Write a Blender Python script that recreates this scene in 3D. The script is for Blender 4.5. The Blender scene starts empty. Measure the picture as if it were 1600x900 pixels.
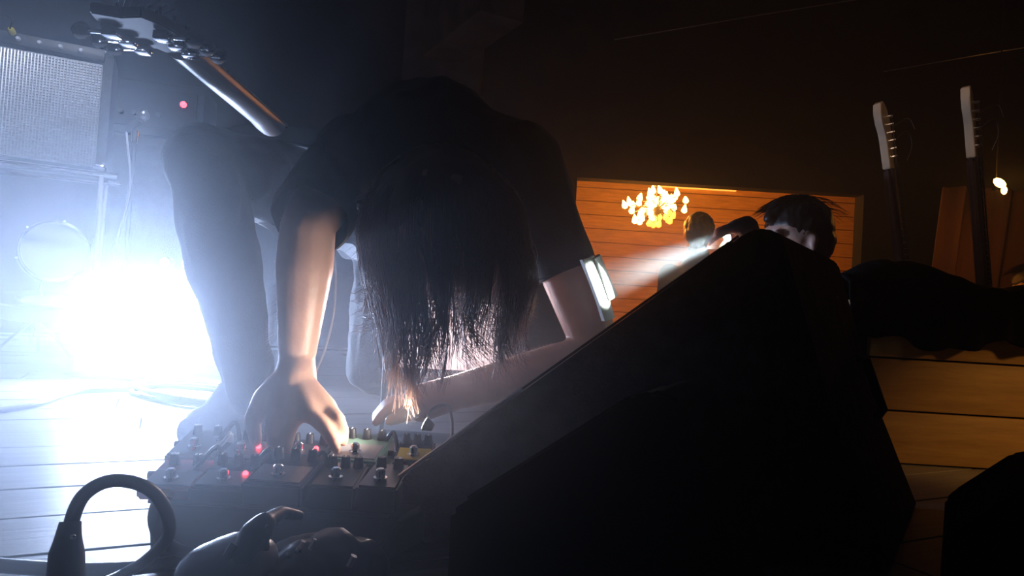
import bpy, bmesh, math, random
from mathutils import Vector, Matrix, noise, Euler
random.seed(7)
S = bpy.context.scene
COL = S.collection
PI = math.pi
# ---------------------------------------------------------------- camera
F = 1067.0
CAM = Vector((0, 0, 0.28))
pit, rol = math.radians(1.56), math.radians(3.5)
r0 = Vector((1, 0, 0)); fw = Vector((0, math.cos(pit), math.sin(pit))); u0 = Vector((0, -math.sin(pit), math.cos(pit)))
cr = r0 * math.cos(rol) + u0 * math.sin(rol)
cu = u0 * math.cos(rol) - r0 * math.sin(rol)
cam = bpy.data.cameras.new('camera'); camo = bpy.data.objects.new('camera', cam); COL.objects.link(camo)
M = Matrix((cr, cu, -fw)).transposed().to_4x4(); M.translation = CAM
camo.matrix_world = M
cam.sensor_width = 36; cam.lens = F / 1600 * 36; cam.clip_start = 0.02
cam.dof.use_dof = False
S.camera = camo
def P(px, py, d):
    return CAM + d * (fw + (px - 800) / F * cr + (450 - py) / F * cu)
def PZ(px, py, z=0.0):                                   # point on the level z seen at a pixel
    v = fw + (px - 800) / F * cr + (450 - py) / F * cu
    return CAM + v * ((z - CAM.z) / v.z)
def PD(px, d, z):                                        # point at column px, depth d, height z
    a = P(px, 450, d); b = P(px, 451, d)
    return P(px, 450 + (z - a.z) / (b.z - a.z), d)
# ---------------------------------------------------------------- world, haze and exposure
S.view_settings.view_transform = 'Standard'; S.view_settings.look = 'None'
S.view_settings.gamma = 1; S.view_settings.use_curve_mapping = False
S.view_settings.exposure = 0.0
W = bpy.data.worlds.new('world'); S.world = W; W.use_nodes = True
wn = W.node_tree; wn.nodes.clear()
wo = wn.nodes.new('ShaderNodeOutputWorld'); wb = wn.nodes.new('ShaderNodeBackground')
wb.inputs[0].default_value = (0.02, 0.025, 0.05, 1); wb.inputs[1].default_value = 0.02
wv = wn.nodes.new('ShaderNodeVolumeScatter')
wv.inputs['Color'].default_value = (0.80, 0.88, 1, 1); wv.inputs['Density'].default_value = 0.13; wv.inputs['Anisotropy'].default_value = 0.58
wn.links.new(wb.outputs[0], wo.inputs['Surface']); wn.links.new(wv.outputs[0], wo.inputs['Volume'])
FLOOD_C = P(248, 505, 2.05)
def puffs(base, lst):                                    # stage smoke: thin base, puffs added for glow and beam (centre, stretch, rotation, amount)
    g = wn.nodes.new('ShaderNodeNewGeometry'); last = None
    for c, sc, rot, amt in lst:
        m = wn.nodes.new('ShaderNodeMapping'); m.vector_type = 'TEXTURE'
        m.inputs['Location'].default_value = c; m.inputs['Rotation'].default_value = rot; m.inputs['Scale'].default_value = sc
        l = wn.nodes.new('ShaderNodeVectorMath'); l.operation = 'LENGTH'
        r = wn.nodes.new('ShaderNodeMapRange'); r.interpolation_type = 'SMOOTHSTEP'; r.inputs[1].default_value = 0; r.inputs[2].default_value = 1
        r.inputs[3].default_value = amt; r.inputs[4].default_value = 0
        a = wn.nodes.new('ShaderNodeMath'); a.operation = 'ADD'
        wn.links.new(g.outputs['Position'], m.inputs[0]); wn.links.new(m.outputs[0], l.inputs[0]); wn.links.new(l.outputs['Value'], r.inputs[0]); wn.links.new(r.outputs[0], a.inputs[0])
        if last: wn.links.new(last.outputs[0], a.inputs[1])
        else: a.inputs[1].default_value = base
        last = a
    wn.links.new(last.outputs[0], wv.inputs['Density'])
puffs(0.022, [((-0.50, 0.78, 0.20), (0.85, 0.75, 0.50), (0, 0, 0), 0.80), ((FLOOD_C.x, FLOOD_C.y - .15, FLOOD_C.z), (0.75, 0.75, 0.5), (0, 0, 0), 0.18), (tuple(P(1035, 418, 1.11)), (0.22, 0.14, 0.11), (0, 0, 0.2), 2.1)])
# ---------------------------------------------------------------- lights
def light(name, kind, loc, target, power, color, **kw):
    l = bpy.data.lights.new(name, kind); l.energy = power; l.color = color
    for k, v in kw.items(): setattr(l, k, v)
    o = bpy.data.objects.new(name, l); COL.objects.link(o); o.location = loc
    if target is not None:
        o.rotation_euler = (Vector(target) - Vector(loc)).to_track_quat('-Z', 'Y').to_euler()
    return o
FLOOD = P(248, 505, 2.05)                                # blinding flood lamp on the stage floor
FLOOD_T = Vector((-0.35, 0.0, 0.42))
light('flood_light', 'AREA', FLOOD + (FLOOD_T - FLOOD).normalized() * 0.03, FLOOD_T, 34, (0.44, 0.60, 1.0), shape='RECTANGLE', size=0.34, size_y=0.15, spread=math.radians(170))
TORCH = P(1136, 369, 1.12)                               # hand torch behind the wedge monitor
TORCH_T = P(500, 612, .96)
light('torch_light', 'SPOT', TORCH + (TORCH_T - TORCH).normalized() * 0.012, TORCH_T, 70, (0.86, 1.0, 0.95), spot_size=math.radians(16), spot_blend=0.35, shadow_soft_size=0.012)
HOT_T = P(700, 566, 1.04)
light('torch_hotspot', 'SPOT', TORCH + (TORCH_T - TORCH).normalized() * 0.013, HOT_T, 100, (0.84, 1.0, 0.95), spot_size=math.radians(9), spot_blend=0.5, shadow_soft_size=0.010)
BL = P(664, 662, .90); BL_T = P(520, 590, .92)
light('added_gooseneck_light', 'SPOT', BL + (BL_T - BL).normalized() * .008, BL_T, 3.6, (1.0, 0.88, 0.76), spot_size=math.radians(105), spot_blend=0.6, shadow_soft_size=0.008)  # source added to brighten the hand, pedals and hair tips
UP = P(696, 524, 1.36); UP_T = P(690, 500, .95)
light('added_backlight_light', 'SPOT', UP + (UP_T - UP).normalized() * .02, UP_T, 7, (1.0, 0.80, 0.82), spot_size=math.radians(80), spot_blend=0.6, shadow_soft_size=0.04)  # source added behind the head so the hanging strands light up
light('amp_wash_light', 'SPOT', Vector((-0.75, 1.35, 1.75)), P(60, 190, 2.45), 80, (0.70, 0.78, 1.0), spot_size=math.radians(38), spot_blend=0.8, shadow_soft_size=0.03)
ORANGE = (1.0, 0.30, 0.03)
light('bar_light', 'POINT', P(1010, 330, 4.5), None, 22, ORANGE, shadow_soft_size=0.2)
light('bar_strip_light', 'AREA', P(1150, 270, 4.75), P(1150, 330, 5.3), 9, ORANGE, shape='RECTANGLE', size=1.4, size_y=0.06)
light('side_lamp_light', 'SPOT', Vector((1.75, 0.45, 0.75)), P(1580, 720, 1.40), 22, (1.0, 0.5, 0.12), spot_size=math.radians(26), spot_blend=0.9, shadow_soft_size=0.08)
light('front_fill_light', 'SPOT', Vector((0.5, 0.7, 2.2)), P(1450, 215, 1.9), 22, (1.0, 0.66, 0.42), spot_size=math.radians(17), spot_blend=0.9, shadow_soft_size=0.05)

# ---------------------------------------------------------------- materials
def mat(name, col, rough=0.6, metal=0.0, bump=0.0, bscale=60, var=0.0, vscale=8, spec=0.5, emit=None, estr=0, transl=None, sss=0, coat=0):
    m = bpy.data.materials.new(name); m.use_nodes = True; nt = m.node_tree; b = nt.nodes['Principled BSDF']
    b.inputs['Base Color'].default_value = (*col, 1); b.inputs['Roughness'].default_value = rough
    b.inputs['Metallic'].default_value = metal; b.inputs['Specular IOR Level'].default_value = spec
    b.inputs['Coat Weight'].default_value = coat
    tc = nt.nodes.new('ShaderNodeTexCoord')
    if var:
        n = nt.nodes.new('ShaderNodeTexNoise'); n.inputs['Scale'].default_value = vscale; n.inputs['Detail'].default_value = 5
        r = nt.nodes.new('ShaderNodeMapRange'); r.inputs[1].default_value = 0.3; r.inputs[2].default_value = 0.7
        r.inputs[3].default_value = 1 - var; r.inputs[4].default_value = 1 + var
        x = nt.nodes.new('ShaderNodeVectorMath'); x.operation = 'SCALE'; x.inputs[0].default_value = col
        nt.links.new(tc.outputs['Object'], n.inputs['Vector']); nt.links.new(n.outputs[0], r.inputs[0])
        nt.links.new(r.outputs[0], x.inputs['Scale']); nt.links.new(x.outputs[0], b.inputs['Base Color'])
    if bump:
        n = nt.nodes.new('ShaderNodeTexNoise'); n.inputs['Scale'].default_value = bscale; n.inputs['Detail'].default_value = 4
        k = nt.nodes.new('ShaderNodeBump'); k.inputs['Strength'].default_value = bump; k.inputs['Distance'].default_value = 0.004
        nt.links.new(tc.outputs['Object'], n.inputs['Vector']); nt.links.new(n.outputs[0], k.inputs['Height']); nt.links.new(k.outputs[0], b.inputs['Normal'])
    if emit:
        b.inputs['Emission Color'].default_value = (*emit, 1); b.inputs['Emission Strength'].default_value = estr
    if sss:
        b.inputs['Subsurface Weight'].default_value = sss; b.inputs['Subsurface Radius'].default_value = (1, 0.25, 0.12); b.inputs['Subsurface Scale'].default_value = 0.012
    if transl:
        t = nt.nodes.new('ShaderNodeBsdfTranslucent'); t.inputs[0].default_value = (*transl[0], 1)
        mx = nt.nodes.new('ShaderNodeMixShader'); mx.inputs[0].default_value = transl[1]
        out = nt.nodes['Material Output']
        nt.links.new(b.outputs[0], mx.inputs[1]); nt.links.new(t.outputs[0], mx.inputs[2]); nt.links.new(mx.outputs[0], out.inputs['Surface'])
    return m
MT = {}
def wood_mat(name, c1, c2, rough, axis_scale):
    m = bpy.data.materials.new(name); m.use_nodes = True; nt = m.node_tree; b = nt.nodes['Principled BSDF']
    tc = nt.nodes.new('ShaderNodeTexCoord'); mp = nt.nodes.new('ShaderNodeMapping'); mp.inputs['Scale'].default_value = axis_scale
    oi = nt.nodes.new('ShaderNodeObjectInfo')
    n = nt.nodes.new('ShaderNodeTexNoise'); n.inputs['Scale'].default_value = 6; n.inputs['Detail'].default_value = 8; n.inputs['Roughness'].default_value = 0.65
    ad = nt.nodes.new('ShaderNodeVectorMath'); ad.operation = 'ADD'
    cx = nt.nodes.new('ShaderNodeCombineXYZ'); ml = nt.nodes.new('ShaderNodeMath'); ml.operation = 'MULTIPLY'; ml.inputs[1].default_value = 37
    nt.links.new(oi.outputs['Random'], ml.inputs[0]); nt.links.new(ml.outputs[0], cx.inputs[0]); nt.links.new(ml.outputs[0], cx.inputs[1])
    nt.links.new(tc.outputs['Object'], mp.inputs[0]); nt.links.new(mp.outputs[0], ad.inputs[0]); nt.links.new(cx.outputs[0], ad.inputs[1])
    nt.links.new(ad.outputs[0], n.inputs['Vector'])
    rp = nt.nodes.new('ShaderNodeValToRGB'); rp.color_ramp.elements[0].color = (*c1, 1); rp.color_ramp.elements[1].color = (*c2, 1)
    rp.color_ramp.elements[0].position = 0.3; rp.color_ramp.elements[1].position = 0.7
    nt.links.new(n.outputs[0], rp.inputs[0]); nt.links.new(rp.outputs[0], b.inputs['Base Color'])
    b.inputs['Roughness'].default_value = rough
    k = nt.nodes.new('ShaderNodeBump'); k.inputs['Strength'].default_value = 0.5; k.inputs['Distance'].default_value = 0.002
    nt.links.new(n.outputs[0], k.inputs['Height']); nt.links.new(k.outputs[0], b.inputs['Normal'])
    return m
MT['plank'] = wood_mat('stage_plank', (0.20, 0.185, 0.19), (0.34, 0.32, 0.32), 0.42, (1, 12, 12))
MT['subfloor'] = mat('subfloor', (0.02, 0.018, 0.016), 0.9)
MT['bar_wood'] = wood_mat('bar_wood', (0.45, 0.22, 0.07), (0.75, 0.42, 0.14), 0.6, (1, 10, 10))
MT['crate_wood'] = wood_mat('crate_wood', (0.36, 0.20, 0.07), (0.55, 0.33, 0.12), 0.6, (1, 9, 9))
MT['wall'] = mat('dark_wall', (0.014, 0.012, 0.013), 0.9, bump=0.3, var=0.3)
MT['ceiling'] = mat('dark_ceiling', (0.015, 0.011, 0.010), 0.9, bump=0.3, var=0.3)
MT['beam'] = mat('ceiling_beam', (0.10, 0.07, 0.06), 0.8, bump=0.4, var=0.4)
MT['tolex'] = mat('black_tolex', (0.022, 0.022, 0.025), 0.5, bump=0.5, bscale=300)
MT['carpet'] = mat('speaker_carpet', (0.030, 0.034, 0.034), 0.95, bump=0.8, bscale=260, var=0.5, vscale=40)
MT['black'] = mat('black_plastic', (0.012, 0.012, 0.014), 0.45)
MT['matte_black'] = mat('matte_black', (0.004, 0.004, 0.005), 0.95, spec=0.1)
MT['shirt'] = mat('black_cotton', (0.009, 0.010, 0.013), 0.9, bump=0.4, bscale=400, spec=0.2)
MT['denim'] = mat('dark_denim', (0.012, 0.016, 0.026), 0.85, bump=0.5, bscale=350, spec=0.25)
for k_ in ('denim', 'shirt'):
    MT[k_].node_tree.nodes['Principled BSDF'].inputs['Sheen Weight'].default_value = 0.35 if k_ == 'denim' else 0.08
MT['jacket'] = mat('dark_jacket', (0.012, 0.010, 0.010), 0.9, bump=0.3, bscale=200)
MT['skin'] = mat('skin', (0.66, 0.40, 0.30), 0.42, sss=0.25, bump=0.15, bscale=120, var=0.08, vscale=30)
MT['hair'] = mat('brown_hair', (0.20, 0.125, 0.10), 0.30, transl=((0.62, 0.44, 0.38), 0.40))
MT['hair_dark'] = mat('dark_hair', (0.018, 0.012, 0.010), 0.45)
MT['body_hair'] = mat('arm_hair', (0.5, 0.4, 0.33), 0.4, transl=((0.8, 0.7, 0.65), 0.4))
MT['shoe'] = mat('shoe_canvas', (0.03, 0.035, 0.045), 0.7, bump=0.5, bscale=180)
MT['sole'] = mat('shoe_sole', (0.10, 0.10, 0.11), 0.6)
MT['white_cloth'] = mat('white_cloth', (0.80, 0.82, 0.80), 0.8, bump=0.3, bscale=400)
MT['strap'] = mat('pale_strap', (0.75, 0.76, 0.80), 0.5, bump=0.2, bscale=300)
MT['chrome'] = mat('chrome', (0.85, 0.86, 0.88), 0.12, 1.0)
MT['steel'] = mat('steel', (0.5, 0.5, 0.52), 0.3, 1.0)
MT['maple'] = mat('maple', (0.66, 0.50, 0.34), 0.35, var=0.1, vscale=20, coat=0.4)
MT['mahogany'] = mat('dark_neck', (0.08, 0.05, 0.045), 0.36, spec=0.22, var=0.2)
MT['rosewood'] = mat('rosewood', (0.03, 0.016, 0.012), 0.7, spec=0.2)
MT['lacquer'] = mat('dark_lacquer', (0.010, 0.009, 0.011), 0.7, spec=0.08)
MT['sunburst'] = mat('sunburst', (0.20, 0.05, 0.02), 0.2, coat=0.8)
MT['rubber'] = mat('cable_rubber', (0.010, 0.011, 0.014), 0.42)
MT['red'] = mat('red_enamel', (0.55, 0.03, 0.05), 0.35, coat=0.4)
MT['grey'] = mat('grey_enamel', (0.30, 0.30, 0.34), 0.35, coat=0.4, bump=0.2, bscale=300)
MT['pale'] = mat('pale_enamel', (0.62, 0.62, 0.66), 0.35)
MT['green'] = mat('pale_green_enamel', (0.42, 0.72, 0.60), 0.35, coat=0.3)
MT['yellow'] = mat('yellow_paint', (0.75, 0.62, 0.05), 0.4)
MT['navy'] = mat('navy_enamel', (0.03, 0.04, 0.09), 0.4)
MT['darkgrey'] = mat('charcoal_enamel', (0.06, 0.06, 0.07), 0.4)
MT['led_red'] = mat('led_red', (0.6, 0.02, 0.02), 0.3, emit=(1, 0.04, 0.06), estr=9)
MT['lens'] = mat('lamp_lens', (0.9, 0.95, 1), 0.2, emit=(0.85, 0.92, 1), estr=30)
MT['torch_lens'] = mat('torch_lens', (0.9, 0.95, 1), 0.2, emit=(0.86, 1, 0.95), estr=60)
MT['bulb'] = mat('warm_bulb', (1, 0.7, 0.3), 0.3, emit=(1, 0.42, 0.07), estr=34)
MT['added_board_lens'] = mat('added_gooseneck_lens', (1, .95, .9), 0.3, emit=(1, 0.9, 0.8), estr=12)
MT['hair_glow_panel'] = mat('added_backlight_lens', (1, .9, .9), 0.3, emit=(1, 0.74, 0.78), estr=1.6)
MT['bulb_dim'] = mat('dim_bulb', (1, 0.6, 0.2), 0.3, emit=(1, 0.34, 0.05), estr=3)
MT['reflection_white'] = mat('white_reflection_glow', (1, 1, 1), 0.3, emit=(0.85, 0.92, 1), estr=14)  # glow standing in for white reflections
MT['strip'] = mat('warm_strip', (1, 0.6, 0.2), 0.3, emit=(1, 0.40, 0.06), estr=1.6)
MT['drumskin'] = mat('drum_skin', (0.55, 0.56, 0.6), 0.5)
MT['silver_plastic'] = mat('silver_plastic', (0.62, 0.63, 0.68), 0.25, 0.3, coat=0.5)
# ---------------------------------------------------------------- mesh helpers
def xf(bm, verts, m):
    bmesh.ops.transform(bm, matrix=m, verts=verts)
def box(bm, c, s, rot=None, bev=0.0):
    r = bmesh.ops.create_cube(bm, size=1.0); vs = r['verts']
    xf(bm, vs, Matrix.Diagonal((*s, 1)))
    if bev:
        es = list({e for v in vs for e in v.link_edges})
        rr = bmesh.ops.bevel(bm, geom=es, offset=bev, segments=2, affect='EDGES', profile=0.5)
        vs = list({v for f in rr['faces'] for v in f.verts} | {v for v in vs if v.is_valid})
    m = Matrix.Translation(Vector(c))
    if rot is not None: m = m @ (rot.to_4x4() if isinstance(rot, Matrix) else Euler(rot).to_matrix().to_4x4())
    xf(bm, vs, m); return vs
def frame_of(t):
    t = t.normalized(); a = Vector((0, 0, 1)) if abs(t.z) < 0.9 else Vector((1, 0, 0))
    x = t.cross(a).normalized(); return x, t.cross(x).normalized()
def tube(bm, pts, rad, n=10, cap=True):
    pts = [Vector(p) for p in pts]; k = len(pts)
    rads = rad if isinstance(rad, (list, tuple)) else [rad] * k
    rings = []; px = None
    for i, p in enumerate(pts):
        t = (pts[min(i + 1, k - 1)] - pts[max(i - 1, 0)])
        if px is None: x, y = frame_of(t)
        else:
            t.normalize(); x = (px - t * px.dot(t)).normalized(); y = t.cross(x)
        px = x
        rings.append([bm.verts.new(p + (x * math.cos(a) + y * math.sin(a)) * rads[i]) for a in [2 * PI * j / n for j in range(n)]])
    for a, b in zip(rings, rings[1:]):
        for j in range(n): bm.faces.new((a[j], a[(j + 1) % n], b[(j + 1) % n], b[j]))
    if cap:
        bm.faces.new(rings[0][::-1]); bm.faces.new(rings[-1])
def smooth_path(pts, sub=8):
    pts = [Vector(p) for p in pts]; out = []
    q = [pts[0] * 2 - pts[1]] + pts + [pts[-1] * 2 - pts[-2]]
    for i in range(1, len(q) - 2):
        a, b, c, d = q[i - 1:i + 3]
        for s in range(sub):
            t = s / sub
            out.append(0.5 * ((2 * b) + (c - a) * t + (2 * a - 5 * b + 4 * c - d) * t * t + (3 * b - a - 3 * c + d) * t ** 3))
    out.append(pts[-1]); return out
def ball(bm, c, r, sc=(1, 1, 1), rot=None, sub=3):
    v = bmesh.ops.create_icosphere(bm, subdivisions=sub, radius=r)['verts']
    m = Matrix.Translation(Vector(c))
    if rot is not None: m = m @ (rot.to_4x4() if isinstance(rot, Matrix) else Euler(rot).to_matrix().to_4x4())
    xf(bm, v, m @ Matrix.Diagonal((*sc, 1))); return v
def lathe(bm, prof, m=Matrix.Identity(4), n=24):
    rings = []
    for r, z in prof: rings.append([bm.verts.new(m @ Vector((r * math.cos(2 * PI * j / n), r * math.sin(2 * PI * j / n), z))) for j in range(n)])
    for a, b in zip(rings, rings[1:]):
        for j in range(n): bm.faces.new((a[j], a[(j + 1) % n], b[(j + 1) % n], b[j]))
    bm.faces.new(rings[0][::-1]); bm.faces.new(rings[-1])
def prism(bm, poly, vec, bev=0.0):
    a = [bm.verts.new(Vector(p)) for p in poly]; b = [bm.verts.new(Vector(p) + Vector(vec)) for p in poly]
    n = len(a); fs = [bm.faces.new(a[::-1]), bm.faces.new(b)]
    for i in range(n): fs.append(bm.faces.new((a[i], a[(i + 1) % n], b[(i + 1) % n], b[i])))
    bmesh.ops.recalc_face_normals(bm, faces=fs)
    if bev: bmesh.ops.bevel(bm, geom=list({e for f in fs for e in f.edges}), offset=bev, segments=2, affect='EDGES')
def obj(name, bm, m, parent=None, smooth=True, mw=None):
    if isinstance(bm, bpy.types.Mesh): me = bm
    else:
        me = bpy.data.meshes.new(name); bmesh.ops.recalc_face_normals(bm, faces=bm.faces); bm.to_mesh(me); bm.free()
    if mw is not None: me.transform(mw)
    if smooth:
        me.polygons.foreach_set('use_smooth', [True] * len(me.polygons))
        try: me.set_sharp_from_angle(angle=math.radians(40))
        except Exception: pass
    o = bpy.data.objects.new(name, me); COL.objects.link(o)
    me.materials.append(MT[m] if isinstance(m, str) else m)
    if parent is not None:
        o.parent = parent; off = Vector((0, 0, 0)); q = parent
        while q is not None: off += q.location; q = q.parent
        me.transform(Matrix.Translation(-off))
    return o
def tag(o, label=None, cat=None, group=None, kind=None):
    if label: o['label'] = label
    if cat: o['category'] = cat
    if group: o['group'] = group
    if kind: o['kind'] = kind
    return o
def thing(name, label, cat, loc=(0, 0, 0), group=None):
    o = bpy.data.objects.new(name, None); COL.objects.link(o); o.location = Vector(loc); o.empty_display_size = 0.05
    return tag(o, label, cat, group)
def B(): return bmesh.new()
def bx(name, c, s, m, parent=None, rot=None, bev=0.0):
    b = B(); box(b, c, s, rot, bev); return obj(name, b, m, parent, smooth=bool(bev))
def tb(name, pts, r, m, parent=None, n=10):
    b = B(); tube(b, pts, r, n); return obj(name, b, m, parent)
def flesh(caps, voxel=0.006, smooth=6, fold=0.0, fscale=12, seed=0, disp=None):
    """union of tapered capsules grown together into one continuous surface"""
    b = B()
    for c in caps:
        pts = [Vector(p) for p, r in c]; rs = [r for p, r in c]
        for p, r in zip(pts, rs): ball(b, p, r, sub=2)
        for i in range(len(pts) - 1):
            if (pts[i + 1] - pts[i]).length > 1e-4: tube(b, [pts[i], pts[i + 1]], [rs[i], rs[i + 1]], 14)
    me = bpy.data.meshes.new('tmp'); b.to_mesh(me); b.free()
    o = bpy.data.objects.new('tmp', me); COL.objects.link(o)
    r = o.modifiers.new('r', 'REMESH'); r.mode = 'VOXEL'; r.voxel_size = voxel
    s = o.modifiers.new('s', 'SMOOTH'); s.iterations = smooth; s.factor = 0.5
    dg = bpy.context.evaluated_depsgraph_get(); dg.update()
    out = bpy.data.meshes.new_from_object(o.evaluated_get(dg)); bpy.data.objects.remove(o)
    if fold:
        nr = [v.normal.copy() for v in out.vertices]
        for v, n in zip(out.vertices, nr):
            p = v.co * fscale + Vector((seed, seed, 0))
            k = noise.noise(p) + 0.5 * noise.noise(p * 2.3)
            k2 = 1 - abs(noise.noise(Vector((p.x * 1.3, p.y * 1.3, p.z * 0.6)) + Vector((9, 3, 1)))) * 3
            v.co += n * fold * (k * 0.6 + max(k2, 0) * 0.6)
    return out
# ================================================================ SETTING
u = Vector((math.sin(math.radians(63)), math.cos(math.radians(63)), 0)); w = Vector((-u.y, u.x, 0))   # board direction / across the boards
sf = B(); box(sf, (-0.2, 1.3, -0.04), (7.4, 5.0, 0.04)); tag(obj('floor', sf, 'subfloor', smooth=False), kind='structure')
floor_o = bpy.data.objects['floor']
a0 = PZ(0, 676).dot(w); a1 = PZ(0, 871).dot(w); PWID = abs(a0 - a1) / 5
off0 = PZ(0, 871).dot(w)
pl_meshes = {}
def plank(len_, k):
    key = round(len_, 2)
    if key not in pl_meshes:
        b = B(); box(b, (0, 0, -0.01), (len_ - 0.003, PWID - 0.004, 0.02), bev=0.0012)
        me = bpy.data.meshes.new('plank'); b.to_mesh(me); b.free(); me.materials.append(MT['plank']); pl_meshes[key] = me
    o = bpy.data.objects.new('plank', pl_meshes[key]); COL.objects.link(o); o.parent = floor_o
    return o
np_ = 0
for r in range(-4, 34):
    c = off0 + (r + 0.5) * PWID
    s = -3.2 + random.uniform(0, 1.2)
    while s < 3.9:
        L = random.choice([0.9, 1.2, 1.5, 1.8]); mid = s + L / 2
        pos = u * mid + w * c
        if -2.9 < pos.x < 2.2 and -0.1 < pos.y < 3.5 and np_ < 299:
            o = plank(L, r); o.location = Vector((pos.x, pos.y, random.uniform(-0.0008, 0.0004)))
            o.rotation_euler = (random.uniform(-0.004, 0.004), 0, math.atan2(u.y, u.x)); np_ += 1
        s += L
# walls
def structure(name, parts, m):
    b = B()
    for c, s in parts: box(b, c, s)
    return tag(obj(name, b, m, smooth=False), kind='structure')
YW = 3.85
ox0 = P(900, 300, YW).x; ox1 = P(1346, 300, YW).x; oz = P(1120, 292, YW).z
structure('wall_back', [(((-3.9 + ox0) / 2, YW, 1.2), (ox0 + 3.9, 0.1, 3.6)), (((ox1 + 3.5) / 2, YW, 1.2), (3.5 - ox1, 0.1, 3.6)),
                        (((ox0 + ox1) / 2, YW, (oz + 3.0) / 2), (ox1 - ox0, 0.1, 3.0 - oz)), (((ox0 + ox1) / 2, YW, -0.45), (ox1 - ox0, 0.1, 0.9))], 'wall')
structure('wall_left', [((-3.9, 1.4, 1.2), (0.1, 5.0, 3.6))], 'wall')
structure('wall_right', [((3.5, 1.4, 1.2), (0.1, 5.0, 3.6))], 'wall')
structure('ceiling', [((-0.2, 2.6, 2.45), (7.5, 7.4, 0.1))], 'ceiling')
cb = B(); cp = P(742, 20, 3.0)
box(cb, (cp.x - 0.05, cp.y + 0.35, cp.z + 0.5), (0.22, 0.7, 1.0 - 0.02), rot=(0, 0, 0.5))
tag(obj('trim_1', cb, 'beam', smooth=False), kind='structure')
cb = B(); cp = P(682, 150, 3.5); box(cb, (cp.x, 3.72, cp.z + 0.25), (0.42, 0.2, 0.85))
tag(obj('trim_2', cb, 'beam', smooth=False), kind='structure')
# bar room beyond the opening: boarded wall
b = B(); box(b, (0.9, 6.05, 0.6), (5.2, 0.06, 3.6)); bw = tag(obj('wall_bar', b, 'wall', smooth=False), kind='structure')
b = B(); box(b, (0, 0, 0), (4.6, 0.03, 0.115), bev=0.004); bm_me = bpy.data.meshes.new('board'); b.to_mesh(bm_me); b.free(); bm_me.materials.append(MT['bar_wood'])
for k in range(20):
    o = bpy.data.objects.new('board', bm_me); COL.objects.link(o); o.parent = bw
    o.location = (1.0 + random.uniform(-.02, .02), 6.0 + random.uniform(-.006, .006), -0.85 + 0.12 * k)
structure('floor_bar', [((0.9, 5.0, -.92), (5.2, 2.3, .04))], 'subfloor')
# thin pipes under the ceiling
for i, (a, c, lab) in enumerate([((960, 62), (1420, -14), 'thin pale conduit running under the dark ceiling left of the guitars'), ((1380, 112), (1700, 58), 'thin pale conduit running down towards the upper right corner')]):
    o = tb('conduit', [P(*a, 3.2), P((a[0] + c[0]) / 2, (a[1] + c[1]) / 2 - 1, 3.0), P(*c, 2.8)], 0.0022, 'steel'); tag(o, lab, 'pipe')
# ================================================================ FLOOD LAMP
fd = (FLOOD_T - FLOOD).normalized(); fq = fd.to_track_quat('-Y', 'Z').to_matrix()
t = thing('flood_lamp', 'blinding white flood lamp on the stage floor behind the crouching guitarist', 'stage lamp', (FLOOD.x, FLOOD.y, 0))
b = B(); box(b, FLOOD - fd * 0.045, (0.40, 0.08, 0.20), rot=fq, bev=0.01); obj('housing', b, 'black', t)
b = B(); box(b, FLOOD + fd * 0.004, (0.35, 0.008, 0.16), rot=fq, bev=0.002); obj('lens', b, 'lens', t)
for s in (-1, 1):
    q = FLOOD + fq @ Vector((s * 0.215, 0.03, 0)); tb('bracket', [q, Vector((q.x, q.y, 0.004))], 0.008, 'black', t)
b = B(); box(b, (FLOOD.x, FLOOD.y, 0.005), (0.44, 0.16, 0.01), bev=0.002); obj('base', b, 'black', t)
ud = (UP_T - UP).normalized(); uq = ud.to_track_quat('-Y', 'Z').to_matrix(); t = thing('added_hair_backlight', 'lamp panel added behind the hanging hair to brighten the strands, glowing pinkish white', 'stage lamp', (UP.x, UP.y, 0))  # added panel that glows through the gaps in the hair
b = B(); box(b, UP - ud * .03, (.235, .055, .155), rot=uq, bev=.008); obj('housing', b, 'black', t)
b = B(); box(b, UP + ud * .001, (.215, .008, .135), rot=uq, bev=.003); obj('lens', b, 'hair_glow_panel', t)
tb('bracket', [UP - ud * .03 + Vector((.12, 0, 0)), (UP.x + .12, UP.y + .03, .005)], .005, 'black', t); tb('bracket', [UP - ud * .03 - Vector((.12, 0, 0)), (UP.x - .12, UP.y + .03, .005)], .005, 'black', t)
b = B(); box(b, (UP.x, UP.y + .03, .005), (.25, .06, .01), bev=.002); obj('base', b, 'black', t)
# ================================================================ GUITAR AMP ON ITS STAND (upper left)
arot = Matrix((u, w, Vector((0, 0, 1)))).transposed()          # x along u, y away from the viewer, z up
AC = P(160, 268, 2.55)                                          # lower right front corner
def A(x, y, z): return AC + u * x + w * y + Vector((0, 0, z))
t = thing('guitar_amplifier', 'black combo amplifier with a woven silver grille, at the upper left on a chrome stand', 'amplifier', (A(-0.33, 0.12, 0).x, A(-0.33, 0.12, 0).y, AC.z))
AH = 0.46
b = B(); box(b, A(-0.33, 0.13, AH / 2), (0.68, 0.24, AH), rot=arot, bev=0.012); obj('cabinet', b, 'tolex', t)
b = B(); box(b, A(-0.33, 0.006, 0.205), (0.61, 0.012, 0.385), rot=arot, bev=0.004)
gm = bpy.data.materials.new('grille_cloth'); gm.use_nodes = True; nt = gm.node_tree; pb = nt.nodes['Principled BSDF']
tc = nt.nodes.new('ShaderNodeTexCoord'); ck = nt.nodes.new('ShaderNodeTexNoise'); ck.inputs['Scale'].default_value = 160
rp = nt.nodes.new('ShaderNodeValToRGB'); rp.color_ramp.elements[0].color = (0.16, 0.16, 0.18, 1); rp.color_ramp.elements[1].color = (0.62, 0.63, 0.66, 1)
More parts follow.
